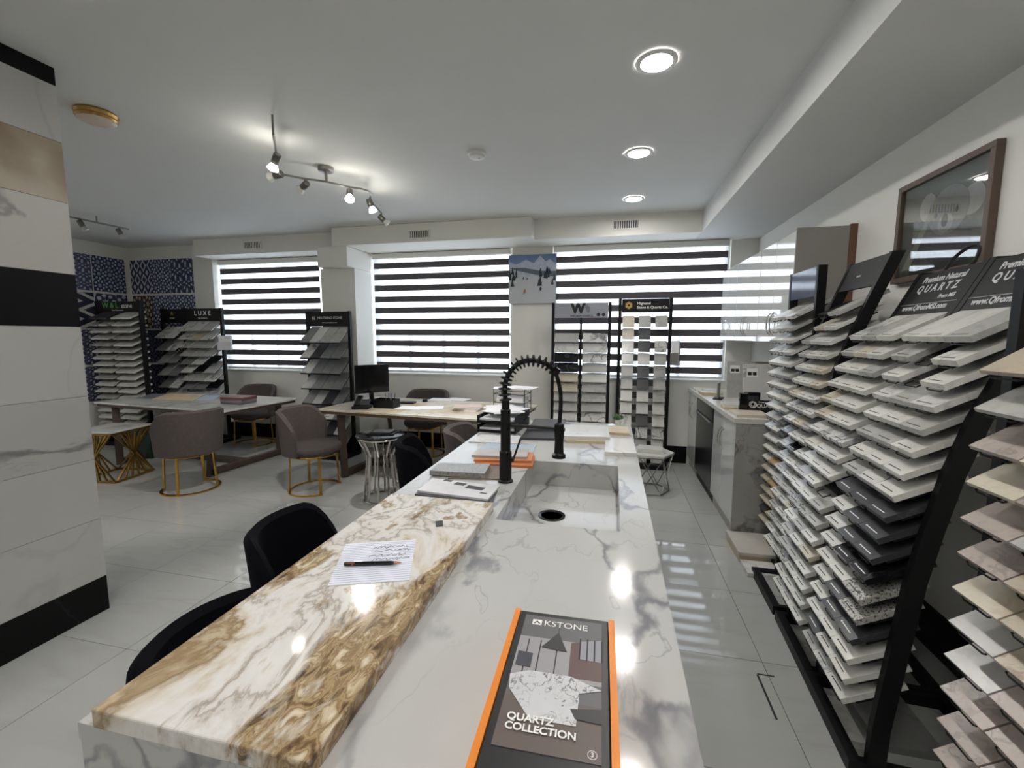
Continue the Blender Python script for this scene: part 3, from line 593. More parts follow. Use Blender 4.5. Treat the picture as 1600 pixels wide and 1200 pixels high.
for yc, tf, lab, short in ((1.915, tonesA, 'nearer leaning black rack with white quartz lettering', 'nearer quartz-lettered rack'), (2.365, tonesB, 'farther leaning black rack with white quartz lettering', 'farther quartz-lettered rack')):
    dx = .06*(yc-1.72)
    T, hd, HM = rack('display_rack', lab, (dx, yc, 0), A90+DEL, .446, postp, frontq, rowsQ, cols3, .215, .021, 28, tf, short, 1.85, (1.65, 1.84), qtexts, .055, .028, True, True, (.87, 1.40), None, near3)
    MB().at(HM).box(-.2, .2, .052, .0535, -.0015, -.0008).build('header_rule', silver, hd)
    # looped letter emblem rising above the header
    cx, cy, r_ = .04, .235, .075
    MB().at(HM).tube([(cx+r_*1.1*math.cos(i*PI/14), cy+r_*math.sin(i*PI/14), -.008) for i in range(28)], .007, 6, True).build('emblem_ring', blackm, hd, smooth=True)
    MB().at(HM).tube(smoothpath([Vector(q) for q in ((cx+.01, cy-.05, -.008), (cx+.06, cy-.075, -.008), (cx+.11, cy-.07, -.008), (cx+.15, cy-.03, -.008))], 5), .006, 6).build('emblem_tail', blackm, hd, smooth=True)
# leaning rack with plain header
post2 = [(0, 1.09), (.7, 1.10), (1.1, 1.125), (1.35, 1.15), (1.49, 1.19), (1.74, 1.28), (1.97, 1.365)]
front2 = lambda z: .985+.058*z*z
def tones2(r, c):
    if (r == 0 and c < 2) or (r == 1 and c == 0): return None
    if r in (9, 10): return pick(('black', 2), ('white', 1), ('pale grey', 1))
    return pick(('white', 5), ('pale grey', 3), ('white veined', 2), ('cream', 1), ('charcoal', 1 if r > 8 else 0))
rack('display_rack', 'leaning black rack with small plain black header in front of the framed photo', (0, 2.825, 0), A90+R(-2), .44, post2, front2, [1.66-.0775*i for i in range(19)], [(-.131, .127), (0, .127), (.131, .127)], .24, .02, 28, tones2, 'plain-headed leaning rack', 1.97, (1.81, 1.965), [('www.', .02, -.1, .45, 'CENTER', silver)], .055, .028, True, True, (.93, 1.42), None, near3)
# upright rack beside the cabinets
def tones1(r, c):
    if (r, c) == (13, 1): return 'sandy'
    if r in (9, 10, 11) and c == 2: return pick(('black', 1), ('charcoal', 1))
    if r >= 15: return pick(('cream', 2), ('sandy', 1), ('beige', 2), ('charcoal', 1))
    return pick(('white', 5), ('pale grey', 3), ('cream', 1), ('white veined', 1))
rack('display_rack', 'upright black rack with blue-grey glossy header beside the base cabinets', (0, 3.29, 0), A90, .44, [(0, 1.24), (2.0, 1.24)], lambda z: 1.11, [1.66-.0765*i for i in range(20)], [(-.131, .127), (0, .127), (.131, .127)], .24, .02, 28, tones1, 'glossy-headed upright rack', 1.985, (1.80, 1.98), (), .05, .028, True, False, (1.10, 1.46), P('gloss_header', (70, 78, 96), .12), near3)
# nearest upright rack, cut by the frame
def tones5(r, c): return pick(('beige', 2), ('pinkish grey', 3), ('pale grey', 3), ('sandy', 1), ('speckled grey', 1), ('cream', 1))
rack('display_rack', 'upright black rack of beige tiles at the right edge, nearest the camera', (0, 1.135, 0), A90, .50, [(0, 1.02), (1.75, 1.02)], lambda z: .92, [1.456-.0975*i for i in range(14)], [(-.147, .142), (0, .142), (.147, .142)], .25, .011, 33, tones5, 'nearest beige tile rack', 1.72, None, (), .06, .03, True, False, (.90, 1.42), None, near3)

green_t = P('green_print', (86, 150, 70), .5, var=.02); gold_t = P('gold_print', (190, 150, 80), .4, var=.02)
def colset(n, span, gap): w = (span-gap*(n-1))/n; return [(-span/2+w/2+i*(w+gap), round(w, 3)) for i in range(n)]
up_ = lambda y: [(0, y), (2.2, y)]
# green-lettered rack in the tiled corner
rack('display_rack', 'tall black rack with green lettering in the blue tiled corner', (-6.66, 4.80, 0), R(0), .80, up_(0), lambda z: -.14, [1.755-.0915*i for i in range(18)], colset(2, .71, .07), .25, .022, 24, lambda r, c: 'charcoal' if (r, c) == (0, 0) else pick(('white', 4), ('pale grey', 2), ('white veined', 1)), 'green-lettered corner rack', 2.01, (1.86, 2.0), [('W & L', .105, -.34, .62, 'CENTER', green_t), ('stone', .085, .45, .58, 'CENTER', silver), ('Stone Measurement', .025, 0, .18, 'CENTER', silver)], .05, .035, True, False, (-.16, .2), None, ['left column', 'right column'])
rack('display_rack', 'narrow black rack with small gold emblem beside the blue tiles', (-6.27, 5.24, 0), R(0), .42, up_(0), lambda z: -.16, [1.50-.18*i for i in range(7)], colset(2, .34, .02), .26, .012, 38, lambda r, c: pick(('white veined', 3), ('pale grey', 2), ('mid grey', 1)), 'narrow gold-emblem rack', 1.93, (1.72, 1.92), [('A', .07, 0, .68, 'CENTER', gold_t), ('STONE', .028, 0, .35, 'CENTER', silver)], .04, .035, True, False, (-.16, .2), None, ['left column', 'right column'])
rack('display_rack', 'black rack with thin white header letters beside the first window', (-5.73, 5.24, 0), R(2), .64, up_(0), lambda z: -.17, [1.60-.118*i for i in range(12)], colset(3, .56, .015), .27, .012, 34, lambda r, c: pick(('white veined', 3), ('pale grey', 3), ('cream', 1), ('mid grey', 1), (None, 1)), 'white-lettered rack by window', 1.93, (1.74, 1.925), [('L U X E', .085, 0, .62, 'CENTER', cream_white), ('THE SURFACE', .026, 0, .24, 'CENTER', silver)], .04, .035, True, False, (-.16, .18), None)
rack('display_rack', 'black rack with wide slanted shelves beside the computer desk', (-3.52, 4.98, 0), R(-3), .66, up_(0), lambda z: -.19, [1.455-.192*i for i in range(8)], colset(4, .58, .006), .30, .010, 40, lambda r, c: pick(('pale grey', 3), ('mid grey', 3), ('charcoal', 2), ('white veined', 2), ('beige', 1 if r > 5 else 0)), 'wide-shelf rack by desk', 1.85, (1.66, 1.845), [('NEUTREND STONE', .042, .12, .58, 'CENTER', silver), ('www.neutrendstone.com', .022, .1, .26, 'CENTER', silver), ('N', .06, -.72, .56, 'CENTER', silver)], .04, .035, False, False, (-.26, .12), None)
greyh = P('grey_header', (150, 152, 162), .4, var=.02)
T, hd, HM = rack('display_rack', 'black two-column rack with grey header next to the white pillar', (-.36, 5.32, 0), R(0), .70, up_(.0), lambda z: -.03-.02*(1.5-z), [1.47-.118*i for i in range(12)], colset(2, .62, .05), .115, .012, 66, lambda r, c: 'white veined' if r == 1 else ('black' if (r, c) in ((2, 0), (3, 0)) else ('cream' if (r, c) in ((4, 0), (5, 0)) else pick(('white', 4), ('pale grey', 3), ('white veined', 1)))), 'grey-headed two-column rack', 1.945, (1.765, 1.94), [('W', .15, -.12, .60, 'CENTER', ink), ('WESTERN QUARTZ', .030, .02, .12, 'CENTER', ink)], .04, .035, True, False, (-.12, .2), greyh, ['left column', 'right column'])
for rr in (.018, .03, .042, .054): MB().at(HM).tube([(.045+rr*math.cos(-.9+i*.25), .095+rr*math.sin(-.9+i*.25), -.001) for i in range(11)], .003, 4).build('logo_arc', ink, hd)
for x in (.20, .26): MB().at(HM @ Matrix.Translation((x, .035, -.0015))).lathe([(.02, 0), (.02, .001)], 16).build('logo_dot', ink, hd)
MB().box(-.012, .012, -.02, .02, .05, 1.765).build('middle_post', blackm, T)
T, hd, HM = rack('display_rack', 'black three-column rack with gold hexagon emblem under the blind', (.37, 5.36, 0), R(0), .60, up_(.0), lambda z: -.03-.03*(1.6-z), [1.655-.145*i for i in range(12)], colset(3, .50, .05), .135, .012, 70, lambda r, c: None if (r, c) == (1, 2) else ('charcoal' if c == 1 and r in (1, 2, 4, 5, 8) else ('cream' if (r, c) in ((0, 0), (1, 0)) else pick(('white', 2), ('pale grey', 3), ('white veined', 3)))), 'gold-hexagon three-column rack', 1.985, (1.825, 1.98), [('Highland', .042, -.35, .66, 'LEFT', cream_white), ('Stone & Quartz Co.', .042, -.35, .36, 'LEFT', cream_white)], .04, .035, True, False, (-.14, .18), None, ['left column', 'middle column', 'right column'])
for k in range(6):
    a = k*PI/3+PI/6; MB().at(HM @ Matrix.Translation((-.185+.024*math.cos(a), .082+.024*math.sin(a), -.0015))).lathe([(.014, 0), (.014, .0008)], 6).build('logo_hexagon', gold_t, hd)
MB().at(HM).tube([(-.185+.042*math.cos(k*PI/3+PI/6), .082+.042*math.sin(k*PI/3+PI/6), -.001) for k in range(6)], .003, 4, True).build('logo_outline', gold_t, hd)

# ------------------------------------------------------------------ cabinets on the right
gloss_w = P('gloss_white', (206, 208, 206), .06, var=.01, coat=.5); side_w = P('cabinet_side', (150, 146, 142), .5, var=.03); walnut = P('walnut_edge', (110, 74, 56), .5)
def handle(parent, x, y, z, L=.17):
    p = smoothpath([Vector((0, 0, L/2)), Vector((-.022, 0, L/2-.025)), Vector((-.03, 0, 0)), Vector((-.022, 0, -L/2+.025)), Vector((0, 0, -L/2))], 4)
    MB().at(Matrix.Translation((x, y, z))).tube(p, .005, 6).build('handle', chrome, parent, smooth=True)
def doors(parent, x, ys, z0, z1, hz, split):
    for a, b in zip(ys, ys[1:]):
        d = MB().box(x-.018, x, a+.0025, b-.0025, z0, z1).build('door', gloss_w, parent, bevel=.0015)
        handle(d, x-.018, (b-.035) if abs(b-split) < .01 else (a+.035), hz)
upl = ['glossy white wall cabinet nearest the camera, with grey side panel', 'middle glossy white wall cabinet above the stone counter', 'glossy white wall cabinet next to the window']
for k, (a, s, b) in enumerate(((3.50, 3.86, 4.215), (4.22, 4.58, 4.935), (4.94, 5.30, 5.59))):
    t = thing('wall_cabinet', upl[k], 'cabinet', (0, 0, 0), group='upper wall cabinets')
    MB().box(1.25, XR, a+.012 if k == 0 else a, b, 1.51, 2.28).build('body', side_w, t)
    if k == 0:
        MB().box(1.235, XR-.045, a-.004, a+.012, 1.50, 2.30).build('side_panel', side_w, t); MB().box(XR-.044, XR-.001, a-.010, a+.012, 1.50, 2.31).build('back_strip', walnut, t)
    doors(t, 1.249, [a, s, b], 1.51, 2.28, 1.65, s)
BZ = .90
cnt_m = P('counter_stone', (206, 204, 198), .25, var=.05)
end_m = marble('end_panel_marble', (166, 164, 161), (92, 92, 94), 3.2, .035, .2, .8, .4, rand=False)
for (a, b, s, k) in ((3.56, 4.29, 3.93, 0), (5.11, 5.59, 5.35, 1)):
    t = thing('base_cabinet', ('glossy white base cabinet with grey veined end panel', 'glossy white base cabinet between dishwasher and window wall')[k], 'cabinet', (0, 0, 0), group='base cabinets')
    MB().box(.955, XR-.004, a, b, .10, BZ).build('body', side_w, t); MB().box(.965, XR-.004, a, b, 0, .10).build('toe_kick', P('toe', (176, 172, 164), .4), t)
    doors(t, .954, [a, s, b], .11, BZ-.005, .70, s)
    if k == 0: MB().box(.936, XR-.004, a-.024, a-.001, 0, BZ).build('end_panel', end_m, t)
t = thing('dishwasher', 'black dishwasher between the white base cabinets', 'dishwasher', (0, 0, 0))
MB().box(.96, XR-.02, 4.30, 5.10, .08, BZ-.002).build('body', blackm, t); MB().box(.935, .959, 4.305, 5.095, .10, .76).build('door', P('dw_black', (30, 30, 33), .25), t, bevel=.003)
MB().box(.932, .959, 4.305, 5.095, .765, .885).build('control_panel', blackg, t); MB().tube([(.918, 4.36, .745), (.918, 5.04, .745)], .008, 8).build('handle', steel, t); MB().box(.965, 1.5, 4.305, 5.095, 0, .08).build('toe_kick', blackm, t)
o = MB().box(.915, XR-.016, 3.53, YB-.005, BZ, .94).build('worktop', cnt_m, bevel=.003); tag(o, 'long pale stone worktop over the base cabinets', 'worktop')
struct(MB().box(XR-.015, XR, 3.52, YB, .941, 1.51).build('trim_5', marble('backsplash', (196, 195, 190), (140, 138, 136), 1.6, .03, .2, .7)))
# on the worktop
CT0 = .94
def leaning(label, x0, x1, y, h, lean, tone):
    t = thing('leaning_sample', label, 'stone sample', (x0, y, CT0)); M = Matrix.Rotation(lean, 4, 'X'); w = x1-x0
    MB().at(M).box(0, w, 0, .012, .004, h).build('slab', STONE[tone], t)
    sk_ = MB().at(M).box(.03, .12, -.0013, -.0001, h-.12, h-.04).build('sticker', cream_white, t); MB().at(M).box(.04, .072, -.0020, -.0014, h-.105, h-.075).box(.08, .112, -.0020, -.0014, h-.105, h-.075).build('sticker_print', ink, sk_)
leaning('farther white veined slab leaning at the wall on the worktop', 1.14, 1.56, 4.72, .37, R(-12), 'pale grey')
leaning('nearer larger marbled slab leaning at the wall on the worktop', 1.17, 1.57, 4.26, .375, R(-14), 'white veined')
t = thing('card_holder', 'small dark picture stand on the worktop', 'stand', (1.04, 4.62, CT0), R(70)); MB().box(-.07, .07, -.006, .006, 0, .16).build('card', P('card_print', (120, 118, 112), .4, var=.4, scale=30), t); MB().box(-.08, .08, -.04, .04, 0, .012).build('foot', blackm, t)
t = thing('sample_sleeve', 'black standing sample sleeve beside the picture stand', 'sleeve', (1.20, 4.14, CT0), R(10)); MB().prism([(-.06, -.03), (.06, -.03), (.06, .03), (-.06, .03)], 0, .13).build('body', blackm, t, bevel=.006); MB().box(-.04, .04, -.036, -.031, .03, .10).build('face', dgrey, t)
for (x, y, w, d, z, h, m, l) in ((1.06, 5.3, .26, .28, 0, .018, w_sample, 'white sample flat on the far end of the worktop'), (1.10, 5.15, .18, .18, .018, .015, w_sample, 'small white sample on top of the far one'), (1.03, 4.93, .2, .16, 0, .03, tan, 'tan edged sample on the worktop above the dishwasher'), (1.05, 4.02, .22, .15, 0, .02, tan, 'tan edged sample in front of the marbled slab'), (1.05, 4.02, .20, .13, .02, .02, w_sample, 'white sample stacked in front of the marbled slab'), (1.06, 3.70, .23, .24, 0, .022, P('tan_tile', (204, 194, 178), .4), 'beige tile at the near end of the worktop')):
    o = MB().box(-w/2, w/2, -d/2, d/2, 0, h).build('stone_sample', m); o.location = (x, y, CT0+z); o.rotation_euler = (0, 0, random.uniform(-.08, .08)); tag(o, l, 'stone sample')
t = thing('counter_sign', 'black counter sign with a round white emblem and quartz lettering', 'sign', (1.17, 3.88, CT0), R(-6))
MB().box(-.135, -.07, -.03, .03, 0, .15).build('block', blackg, t, bevel=.005)
sb = MB().box(-.069, .17, -.045, .045, 0, .025).at(Matrix.Translation((0, -.03, .02)) @ Matrix.Rotation(R(-25), 4, 'X')).box(-.069, .17, 0, .012, 0, .085).build('sign_board', blackm, t)
SM_ = rectM((0, -.0315, .02), (1, 0, 0), (0, math.sin(R(25))*1, math.cos(R(25))))
MB().at(SM_).tube([(-.035+.026*math.cos(i*PI/10), .045+.026*math.sin(i*PI/10), .0005) for i in range(20)], .003, 4, True).build('emblem', cream_white, sb)
lettering('Q', .05, SM_ @ Matrix.Translation((-.035, .045, .001)), cream_white, sb); lettering('QUARTZ', .042, SM_ @ Matrix.Translation((.075, .035, .001)), cream_white, sb); lettering('Premium Natural', .018, SM_ @ Matrix.Translation((.07, .066, .001)), cream_white, sb)
# slabs on the floor in front of the end panel
for i, (x, y, w, d, z, h, m, l) in enumerate(((1.03, 3.33, .26, .34, 0, .05, tan, 'tan edged thick slab at the bottom of the floor pile'), (1.03, 3.33, .27, .35, .05, .022, P('pinkish_slab', (198, 192, 184), .4), 'pale pinkish slab on top of the floor pile by the cabinets'), (1.02, 3.05, .24, .18, 0, .03, w_sample, 'white slab flat on the floor beside the upright rack'))):
    o = MB().box(-w/2, w/2, -d/2, d/2, 0, h).build('stone_sample', m); o.location = (x, y, z); tag(o, l, 'stone sample')

# ------------------------------------------------------------------ pictures
def ell(cx, cy, rx, ry, n=28): return [(cx+rx*math.cos(2*PI*i/n), cy+ry*math.sin(2*PI*i/n)) for i in range(n)]
PW, PH = .655, .535
pf = thing('framed_photo', 'brown wood framed animal photograph under glass on the right wall', 'picture', (XR-.001, 2.685, 2.118)); FM = rectM((-.012, 0, 0), (0, -1, 0), (0, 0, 1))
wood = P('frame_wood', (96, 80, 70), .5, var=.15, scale=30)
for (a, b, c_, d_) in ((-PW/2, PW/2, PH/2-.03, PH/2), (-PW/2, PW/2, -PH/2, -PH/2+.03), (-PW/2, -PW/2+.03, -PH/2+.03, PH/2-.03), (PW/2-.03, PW/2, -PH/2+.03, PH/2-.03)): MB().at(FM).box(a, b, c_, d_, -.011, .022).build('frame_rail', wood, pf, bevel=.002)
pr = MB().at(FM).box(-PW/2+.03, PW/2-.03, -PH/2+.03, PH/2-.03, -.008, 0).build('print', ramped('forest_print', [(.2, (22, 26, 24)), (.5, (48, 56, 46)), (.62, (84, 92, 78)), (.8, (120, 124, 112))], 3.2, rough=.5), pf)
fur = P('fur_grey', (120, 120, 124), .7, var=.35, scale=70); furd = P('fur_dark', (74, 72, 76), .7, var=.4, scale=60); furl = P('fur_light', (158, 156, 158), .7, var=.2, scale=60)
def pic(nm, pts, mt, h): return MB().at(FM).prism(pts, h, h+.0006).build(nm, mt, pr)
pic('animal_body', ell(.06, -.10, .15, .14), furd, .0008); pic('ear', ell(-.10, .10, .06, .07), furl, .0016); pic('ear', ell(.20, .06, .07, .07), furl, .0016); pic('head', ell(.05, .05, .135, .115), fur, .0024); pic('muzzle', ell(.04, -.01, .05, .045), furl, .0032); pic('nose', ell(.035, .005, .022, .032), ink, .0040)
for x in (-.03, .11): pic('eye', ell(x, .04, .013, .013), ink, .0040)
pic('branch', [(-.27, -.2), (-.2, -.2), (-.02, .12), (-.04, .13)], P('branch', (122, 124, 110), .7, var=.3), .0030)
MB().at(FM).box(-PW/2+.03, PW/2-.03, -PH/2+.03, PH/2-.03, .008, .010).build('glass', pane_glass('picture_glass', (.97, .98, .97), .16), pf)
sp = thing('ski_painting', 'unframed snowy mountain painting with skiers on the pillar', 'painting', (-.99, 5.538, 2.255)); SW = .30; FM = rectM((0, -.03, 0), (1, 0, 0), (0, 0, 1))
MB().at(FM).box(-SW, SW, -SW, SW, -.029, -.001).build('canvas_edge', dgrey, sp)
pr = MB().at(FM).box(-SW, SW, -SW, SW, -.001, 0).build('canvas', P('snow_paint', (186, 190, 196), .6, var=.08, scale=9), sp)
pic('sky', [(-SW, .13), (SW, .13), (SW, SW), (-SW, SW)], P('sky_paint', (104, 126, 168), .6, var=.25, scale=12), .0006)
pic('mountain', [(-SW, .10), (-SW, .22), (-.2, .18), (-.08, .24), (.02, .19), (.10, .285), (.17, .21), (.22, .24), (SW, .17), (SW, .06), (0, .03)], P('mountain_paint', (172, 182, 196), .6, var=.35, scale=40), .0014)
pic('far_forest', [(-SW, .14), (-.12, .09), (.05, .05), (SW, .02), (SW, .09), (.1, .1), (-.1, .14)], P('forest_paint', (92, 104, 118), .6, var=.5, scale=60), .0022)
tm = P('tree_paint', (36, 46, 56), .6, var=.4, scale=60)
for i in range(26):
    x = random.uniform(.08, .28) if i < 18 else random.uniform(-.29, -.2); y = random.uniform(-.09, .08); h = random.uniform(.06, .12)
    MB().at(FM).prism([(x-h*.22, y), (x+h*.22, y), (x, y+h)], .0030+.0002*i, .0032+.0002*i).build('painted_tree', tm, pr)
red = P('red_paint', (190, 70, 50), .6)
for (x, y, s, m_) in ((-.09, -.17, .05, red), (.11, -.14, .045, ink), (-.11, .0, .028, ink), (-.06, -.005, .026, ink)):
    sk2 = pic('skier', [(x-s*.16, y), (x+s*.16, y), (x+s*.12, y+s*.6), (x+s*.35, y+s*.25), (x+s*.4, y+s*.3), (x+s*.1, y+s*.85), (x, y+s), (x-s*.1, y+s*.85), (x-s*.35, y+s*.3)], m_, .0090)
    pic('ski', [(x-s*.5, y-s*.25), (x-s*.42, y-s*.3), (x+s*.2, y), (x+s*.1, y+.002)], ink, .0100)

# patterned tile panels in the corner
TP = [tilework('tw0', 'xd', (3, 2.4), (46, 48, 74), (206, 210, 224)), tilework('tw1', 'xr', (2.5, 3), (42, 46, 78), (198, 204, 224)), tilework('tw2', 'xl', (2, 2.6), (48, 52, 82), (190, 198, 216)), tilework('tw3', 'xr', (2, 2), (48, 34, 28), (196, 184, 164)), tilework('tw4', 'xl', (3, 3), (30, 32, 52), (120, 124, 142))]
TQ = [tilework('tw5', 'yl', (3, 4), (70, 72, 100), (190, 192, 204)), tilework('tw6', 'yr', (3, 3), (42, 46, 76), (186, 194, 216)), tilework('tw7', 'yd', (1, 2), (26, 28, 52), (206, 204, 200)), tilework('tw8', 'yr', (1.6, 2), (54, 58, 86), (198, 200, 214))]
rowsz = [(2.175, 2.68), (1.645, 2.145), (1.12, 1.62), (.59, 1.09)]; rown = ['top row', 'second row', 'third row', 'bottom row']
xsb = [(-7.27, -6.89), (-6.885, -6.50), (-6.495, -6.10)]; cname = ['touching the corner', 'middle column', 'next to the window reveal']
desc = [['blue diamond lattice', 'blue rosette', 'blue floral scroll'], ['brown flower', 'blue starburst', 'blue starburst'], ['dark grey scroll', 'dark grey scroll', 'black flower'], ['dark grey scroll', 'dark grey scroll', 'dark grey scroll']]
pm = [[TP[0], TP[1], TP[2]], [TP[3], TP[1], TP[1]], [TP[4], TP[4], TP[3]], [TP[4]]*3]
for r, (z0, z1) in enumerate(rowsz):
    for c, (a, b) in enumerate(xsb):
        o = MB().box(a, b, -.012, 0, z0, z1).build('tile_panel', pm[r][c], WALL_BACK); o.location = (0, YTILE-.001, 0); o['label'] = '%s tile panel' % desc[r][c]
for r, (z0, z1) in enumerate(rowsz):
    for c, (a, b) in enumerate(((4.42, 4.93), (4.95, 5.38))):
        m = [[TQ[0], TQ[1]], [TQ[2], TQ[3]], [TQ[0], TQ[1]], [TQ[0], TQ[0]]][r][c]
        o = MB().box(0, .012, a, b, z0, z1).build('tile_panel', m, WALL_LEFT); o.location = (XL+.001, 0, 0)
        o['label'] = '%s tile panel' % (('grey mosaic', 'blue floral'), ('black diamond', 'blue sunburst'), ('grey mosaic', 'blue floral'), ('grey mosaic', 'grey mosaic'))[r][c]

# ------------------------------------------------------------------ tables
dwood = P('dark_wood', (72, 58, 50), .45, var=.2, scale=12); twood = P('table_edge_wood', (112, 88, 66), .5, var=.3, scale=10)
def table(name, label, loc, rz, w, d, topm, edge):
    t = thing(name, label, 'table', loc, rz)
    MB().box(-w/2, w/2, -d/2, d/2, .728, .75).build('table_top', topm, t, bevel=.003)
    MB().box(-w/2+.02, w/2-.02, -d/2+.02, d/2-.02, .695, .728).build('apron', edge, t)
    for sx in (-1, 1):
        for sy in (-1, 1):
            MB().bar((sx*(w/2-.24), sy*(d/2-.08), .695), (sx*(w/2-.30), sy*(d/2-.04), .0), .07, .045).build('leg', dwood, t)
        MB().box(sx*(w/2-.30)-.035, sx*(w/2-.30)+.035, -d/2+.07, d/2-.07, .012, .07).build('floor_rail', dwood, t)
    MB().box(-w/2+.335, w/2-.335, -.05, .05, .012, .06).build('stretcher', dwood, t)
    return t
t1m = marble('table_marble', (212, 211, 208), (140, 138, 140), 2, .05, .12, .6)
table('meeting_table', 'white marble topped meeting table in front of the tile racks', (-4.96, 4.39, 0), R(-5), 2.04, 1.04, t1m, dwood)
t2m = ramped('desk_stone', [(.25, (150, 116, 76)), (.42, (214, 202, 180)), (.5, (224, 220, 210)), (.6, (206, 190, 160)), (.75, (170, 136, 92))], 1.4, (1, .6, 1), R(20), 6, 1.0, .1)
table('office_desk', 'cream stone topped desk carrying the monitor and papers', (-1.97, 4.58, 0), R(-5), 2.22, 1.05, t2m, twood)
TT = .75
flat('brochure', 'dark sheet at the far left of the meeting table', 'brochure', ((212, 622), (238, 615), (276, 616), (244, 623)), TT, .004, P('sheet_dark', (110, 112, 124), .5, var=.3, scale=20))
flat('brochure', 'orange and white brochure on the meeting table', 'brochure', ((236, 624), (262, 615), (320, 616), (300, 626)), TT+.004, .004, P('sheet_orange', (206, 186, 150), .5, var=.25, scale=12))
flat('paper_sheet', 'pale blue sheet on the meeting table', 'paper', ((304, 625), (322, 617), (344, 618), (332, 625)), TT, .003, P('sheet_blue', (170, 178, 196), .5, var=.2, scale=20))
for i, (l, m) in enumerate((('bottom grey catalogue in the pile on the meeting table', P('cat_grey', (96, 96, 100), .5)), ('middle grey catalogue in the pile on the meeting table', P('cat_grey2', (122, 120, 120), .5)), ('top red-brown catalogue in the pile on the meeting table', P('cat_red', (104, 62, 52), .5)))):
    q = onz(362, 632, TT); o = MB().box(-.15, .15, -.11, .11, 0, .028).build('catalogue', m); o.location = (q.x+.012*i, q.y+.1-.01*i, TT+.0285*i); o.rotation_euler = (0, 0, R(-6+4*i)); tag(o, l, 'catalogue')
# desk things
q = onz(577, 622, TT); mon = thing('monitor', 'black computer monitor on the cream desk', 'monitor', (-2.72, 4.62, TT), R(50))
MB().box(-.13, .13, -.09, .09, 0, .012).build('base', blackg, mon, bevel=.004); MB().box(-.025, .025, .02, .045, .012, .22).build('stand', blackg, mon)
MB().box(-.20, .20, -.012, .02, .13, .46).build('housing', blackg, mon, bevel=.006); MB().box(-.185, .185, -.014, -.0125, .148, .445).build('screen', P('screen_dark', (12, 13, 16), .08), mon)
ph = thing('desk_phone', 'black desk telephone in front of the monitor', 'phone', (-2.66, 4.29, TT), R(15)); MB().prism([(-.09, -.08), (.09, -.08), (.09, .08), (-.09, .08)], 0, .035).build('phone_base', blackm, ph, bevel=.008); MB().at(Matrix.Translation((-.05, 0, .036)) @ Matrix.Rotation(R(25), 4, 'X') @ Matrix.Translation((0, .08, 0))).box(-.03, .03, -.12, .08, .0, .03).build('handset', blackg, ph, bevel=.008)
MB().at(Matrix.Translation((0, -.03, .037)) @ Matrix.Rotation(R(25), 4, 'X')).box(-.01, .08, 0, .11, .0, .01).build('key_panel', dgrey, ph)
bx = thing('desk_organizer', 'black mesh organizer box with pens on the desk', 'organizer', (-2.44, 4.43, TT), R(-5)); bw, bd, bh = .13, .07, .095
MB().box(-bw, bw, -bd, -bd+.006, .006, bh).build('front_wall', blackm, bx); MB().box(-bw, bw, bd-.006, bd, .006, bh).build('back_wall', blackm, bx); MB().box(-bw, -bw+.006, -bd+.006, bd-.006, .006, bh).build('side_wall', blackm, bx); MB().box(bw-.006, bw, -bd+.006, bd-.006, .006, bh).build('side_wall', blackm, bx); MB().box(-bw, bw, -bd, bd, 0, .006).build('bottom', blackm, bx)
for i in range(5):
    pn = MB().tube([(0, 0, 0), (random.uniform(-.02, .02), .01, .15)], .004, 6).build('pen', (ink, steel, blue)[i % 3]); pn.location = (-2.44+.08-.022*i, 4.44, TT+.008); tag(pn, 'thin pen standing in the black desk organizer', 'pen', 'pens in the desk organizer')
ms = thing('computer_mouse', 'small black computer mouse on the desk', 'mouse', (-2.20, 4.93, TT), R(20)); MB().loft([[(.032*math.cos(a*PI/8)*s, .05*math.sin(a*PI/8)*s, z) for a in range(16)] for s, z in ((1, 0), (1, .012), (.85, .026), (.45, .034))]).build('shell', blackm, ms, smooth=True); MB().box(-.003, .003, .015, .035, .024, .035).build('wheel', dgrey, ms)
kb = thing('keyboard', 'dark flat keyboard behind the organizer', 'keyboard', (-2.42, 4.74, TT), R(10)); MB().box(-.17, .17, -.06, .06, 0, .014).build('case', blackm, kb, bevel=.003)
kme = MB().box(-.008, .008, -.008, .008, 0, .006).mesh('key', dgrey)
for i in range(15):
    for j in range(4): o = link('key', kme, kb); o.location = (-.148+.021*i, -.04+.026*j, .014)
for (u, v, l, r_) in ((690, 624, 'white sheet at the back of the desk', .1), (715, 624, 'white sheet overlapping at the back right of the desk', -.2), (642, 637, 'glossy white sheet near the front edge of the desk', .0), (672, 637, 'second glossy white sheet near the front edge of the desk', .3)):
    q = onz(u, v, TT); o = MB().box(-.148, .148, -.105, .105, 0, .0015).build('paper_sheet', paper); o.location = (q.x, q.y, TT+(.0016 if 'overlap' in l or 'second' in l else 0)); o.rotation_euler = (0, 0, r_); tag(o, l, 'paper')
q = onz(731, 640, TT); 
for i in range(4): o = MB().box(-.15, .15, -.11, .11, 0, .010).build('paper_folder', (paper, P('folder_tan', (206, 196, 180), .6), paper, P('folder_pink', (196, 178, 172), .6))[i]); o.location = (q.x, q.y, TT+.0102*i); o.rotation_euler = (0, 0, R(-10+9*i)); tag(o, '%s folder in the paper pile at the right of the desk' % ('lowest', 'second lowest', 'second highest', 'highest')[i], 'folder')
q = Vector((-1.02, 4.55, TT)); wt = thing('wire_tray', 'black wire desk tray heaped with white paper', 'tray', q, R(-6))
for z in (.01, .10, .19): MB().tube([(-.17, -.12, z), (.17, -.12, z), (.17, .12, z), (-.17, .12, z)], .004, 5, True).build('wire_frame', blackm, wt)
for sx in (-.17, .17):
    for sy in (-.12, .12): MB().tube([(sx, sy, 0), (sx, sy, .24)], .004, 5).build('wire_post', blackm, wt)
    MB().tube([(sx, -.12, .24), (sx, .12, .24)], .004, 5).build('wire_handle', blackm, wt)
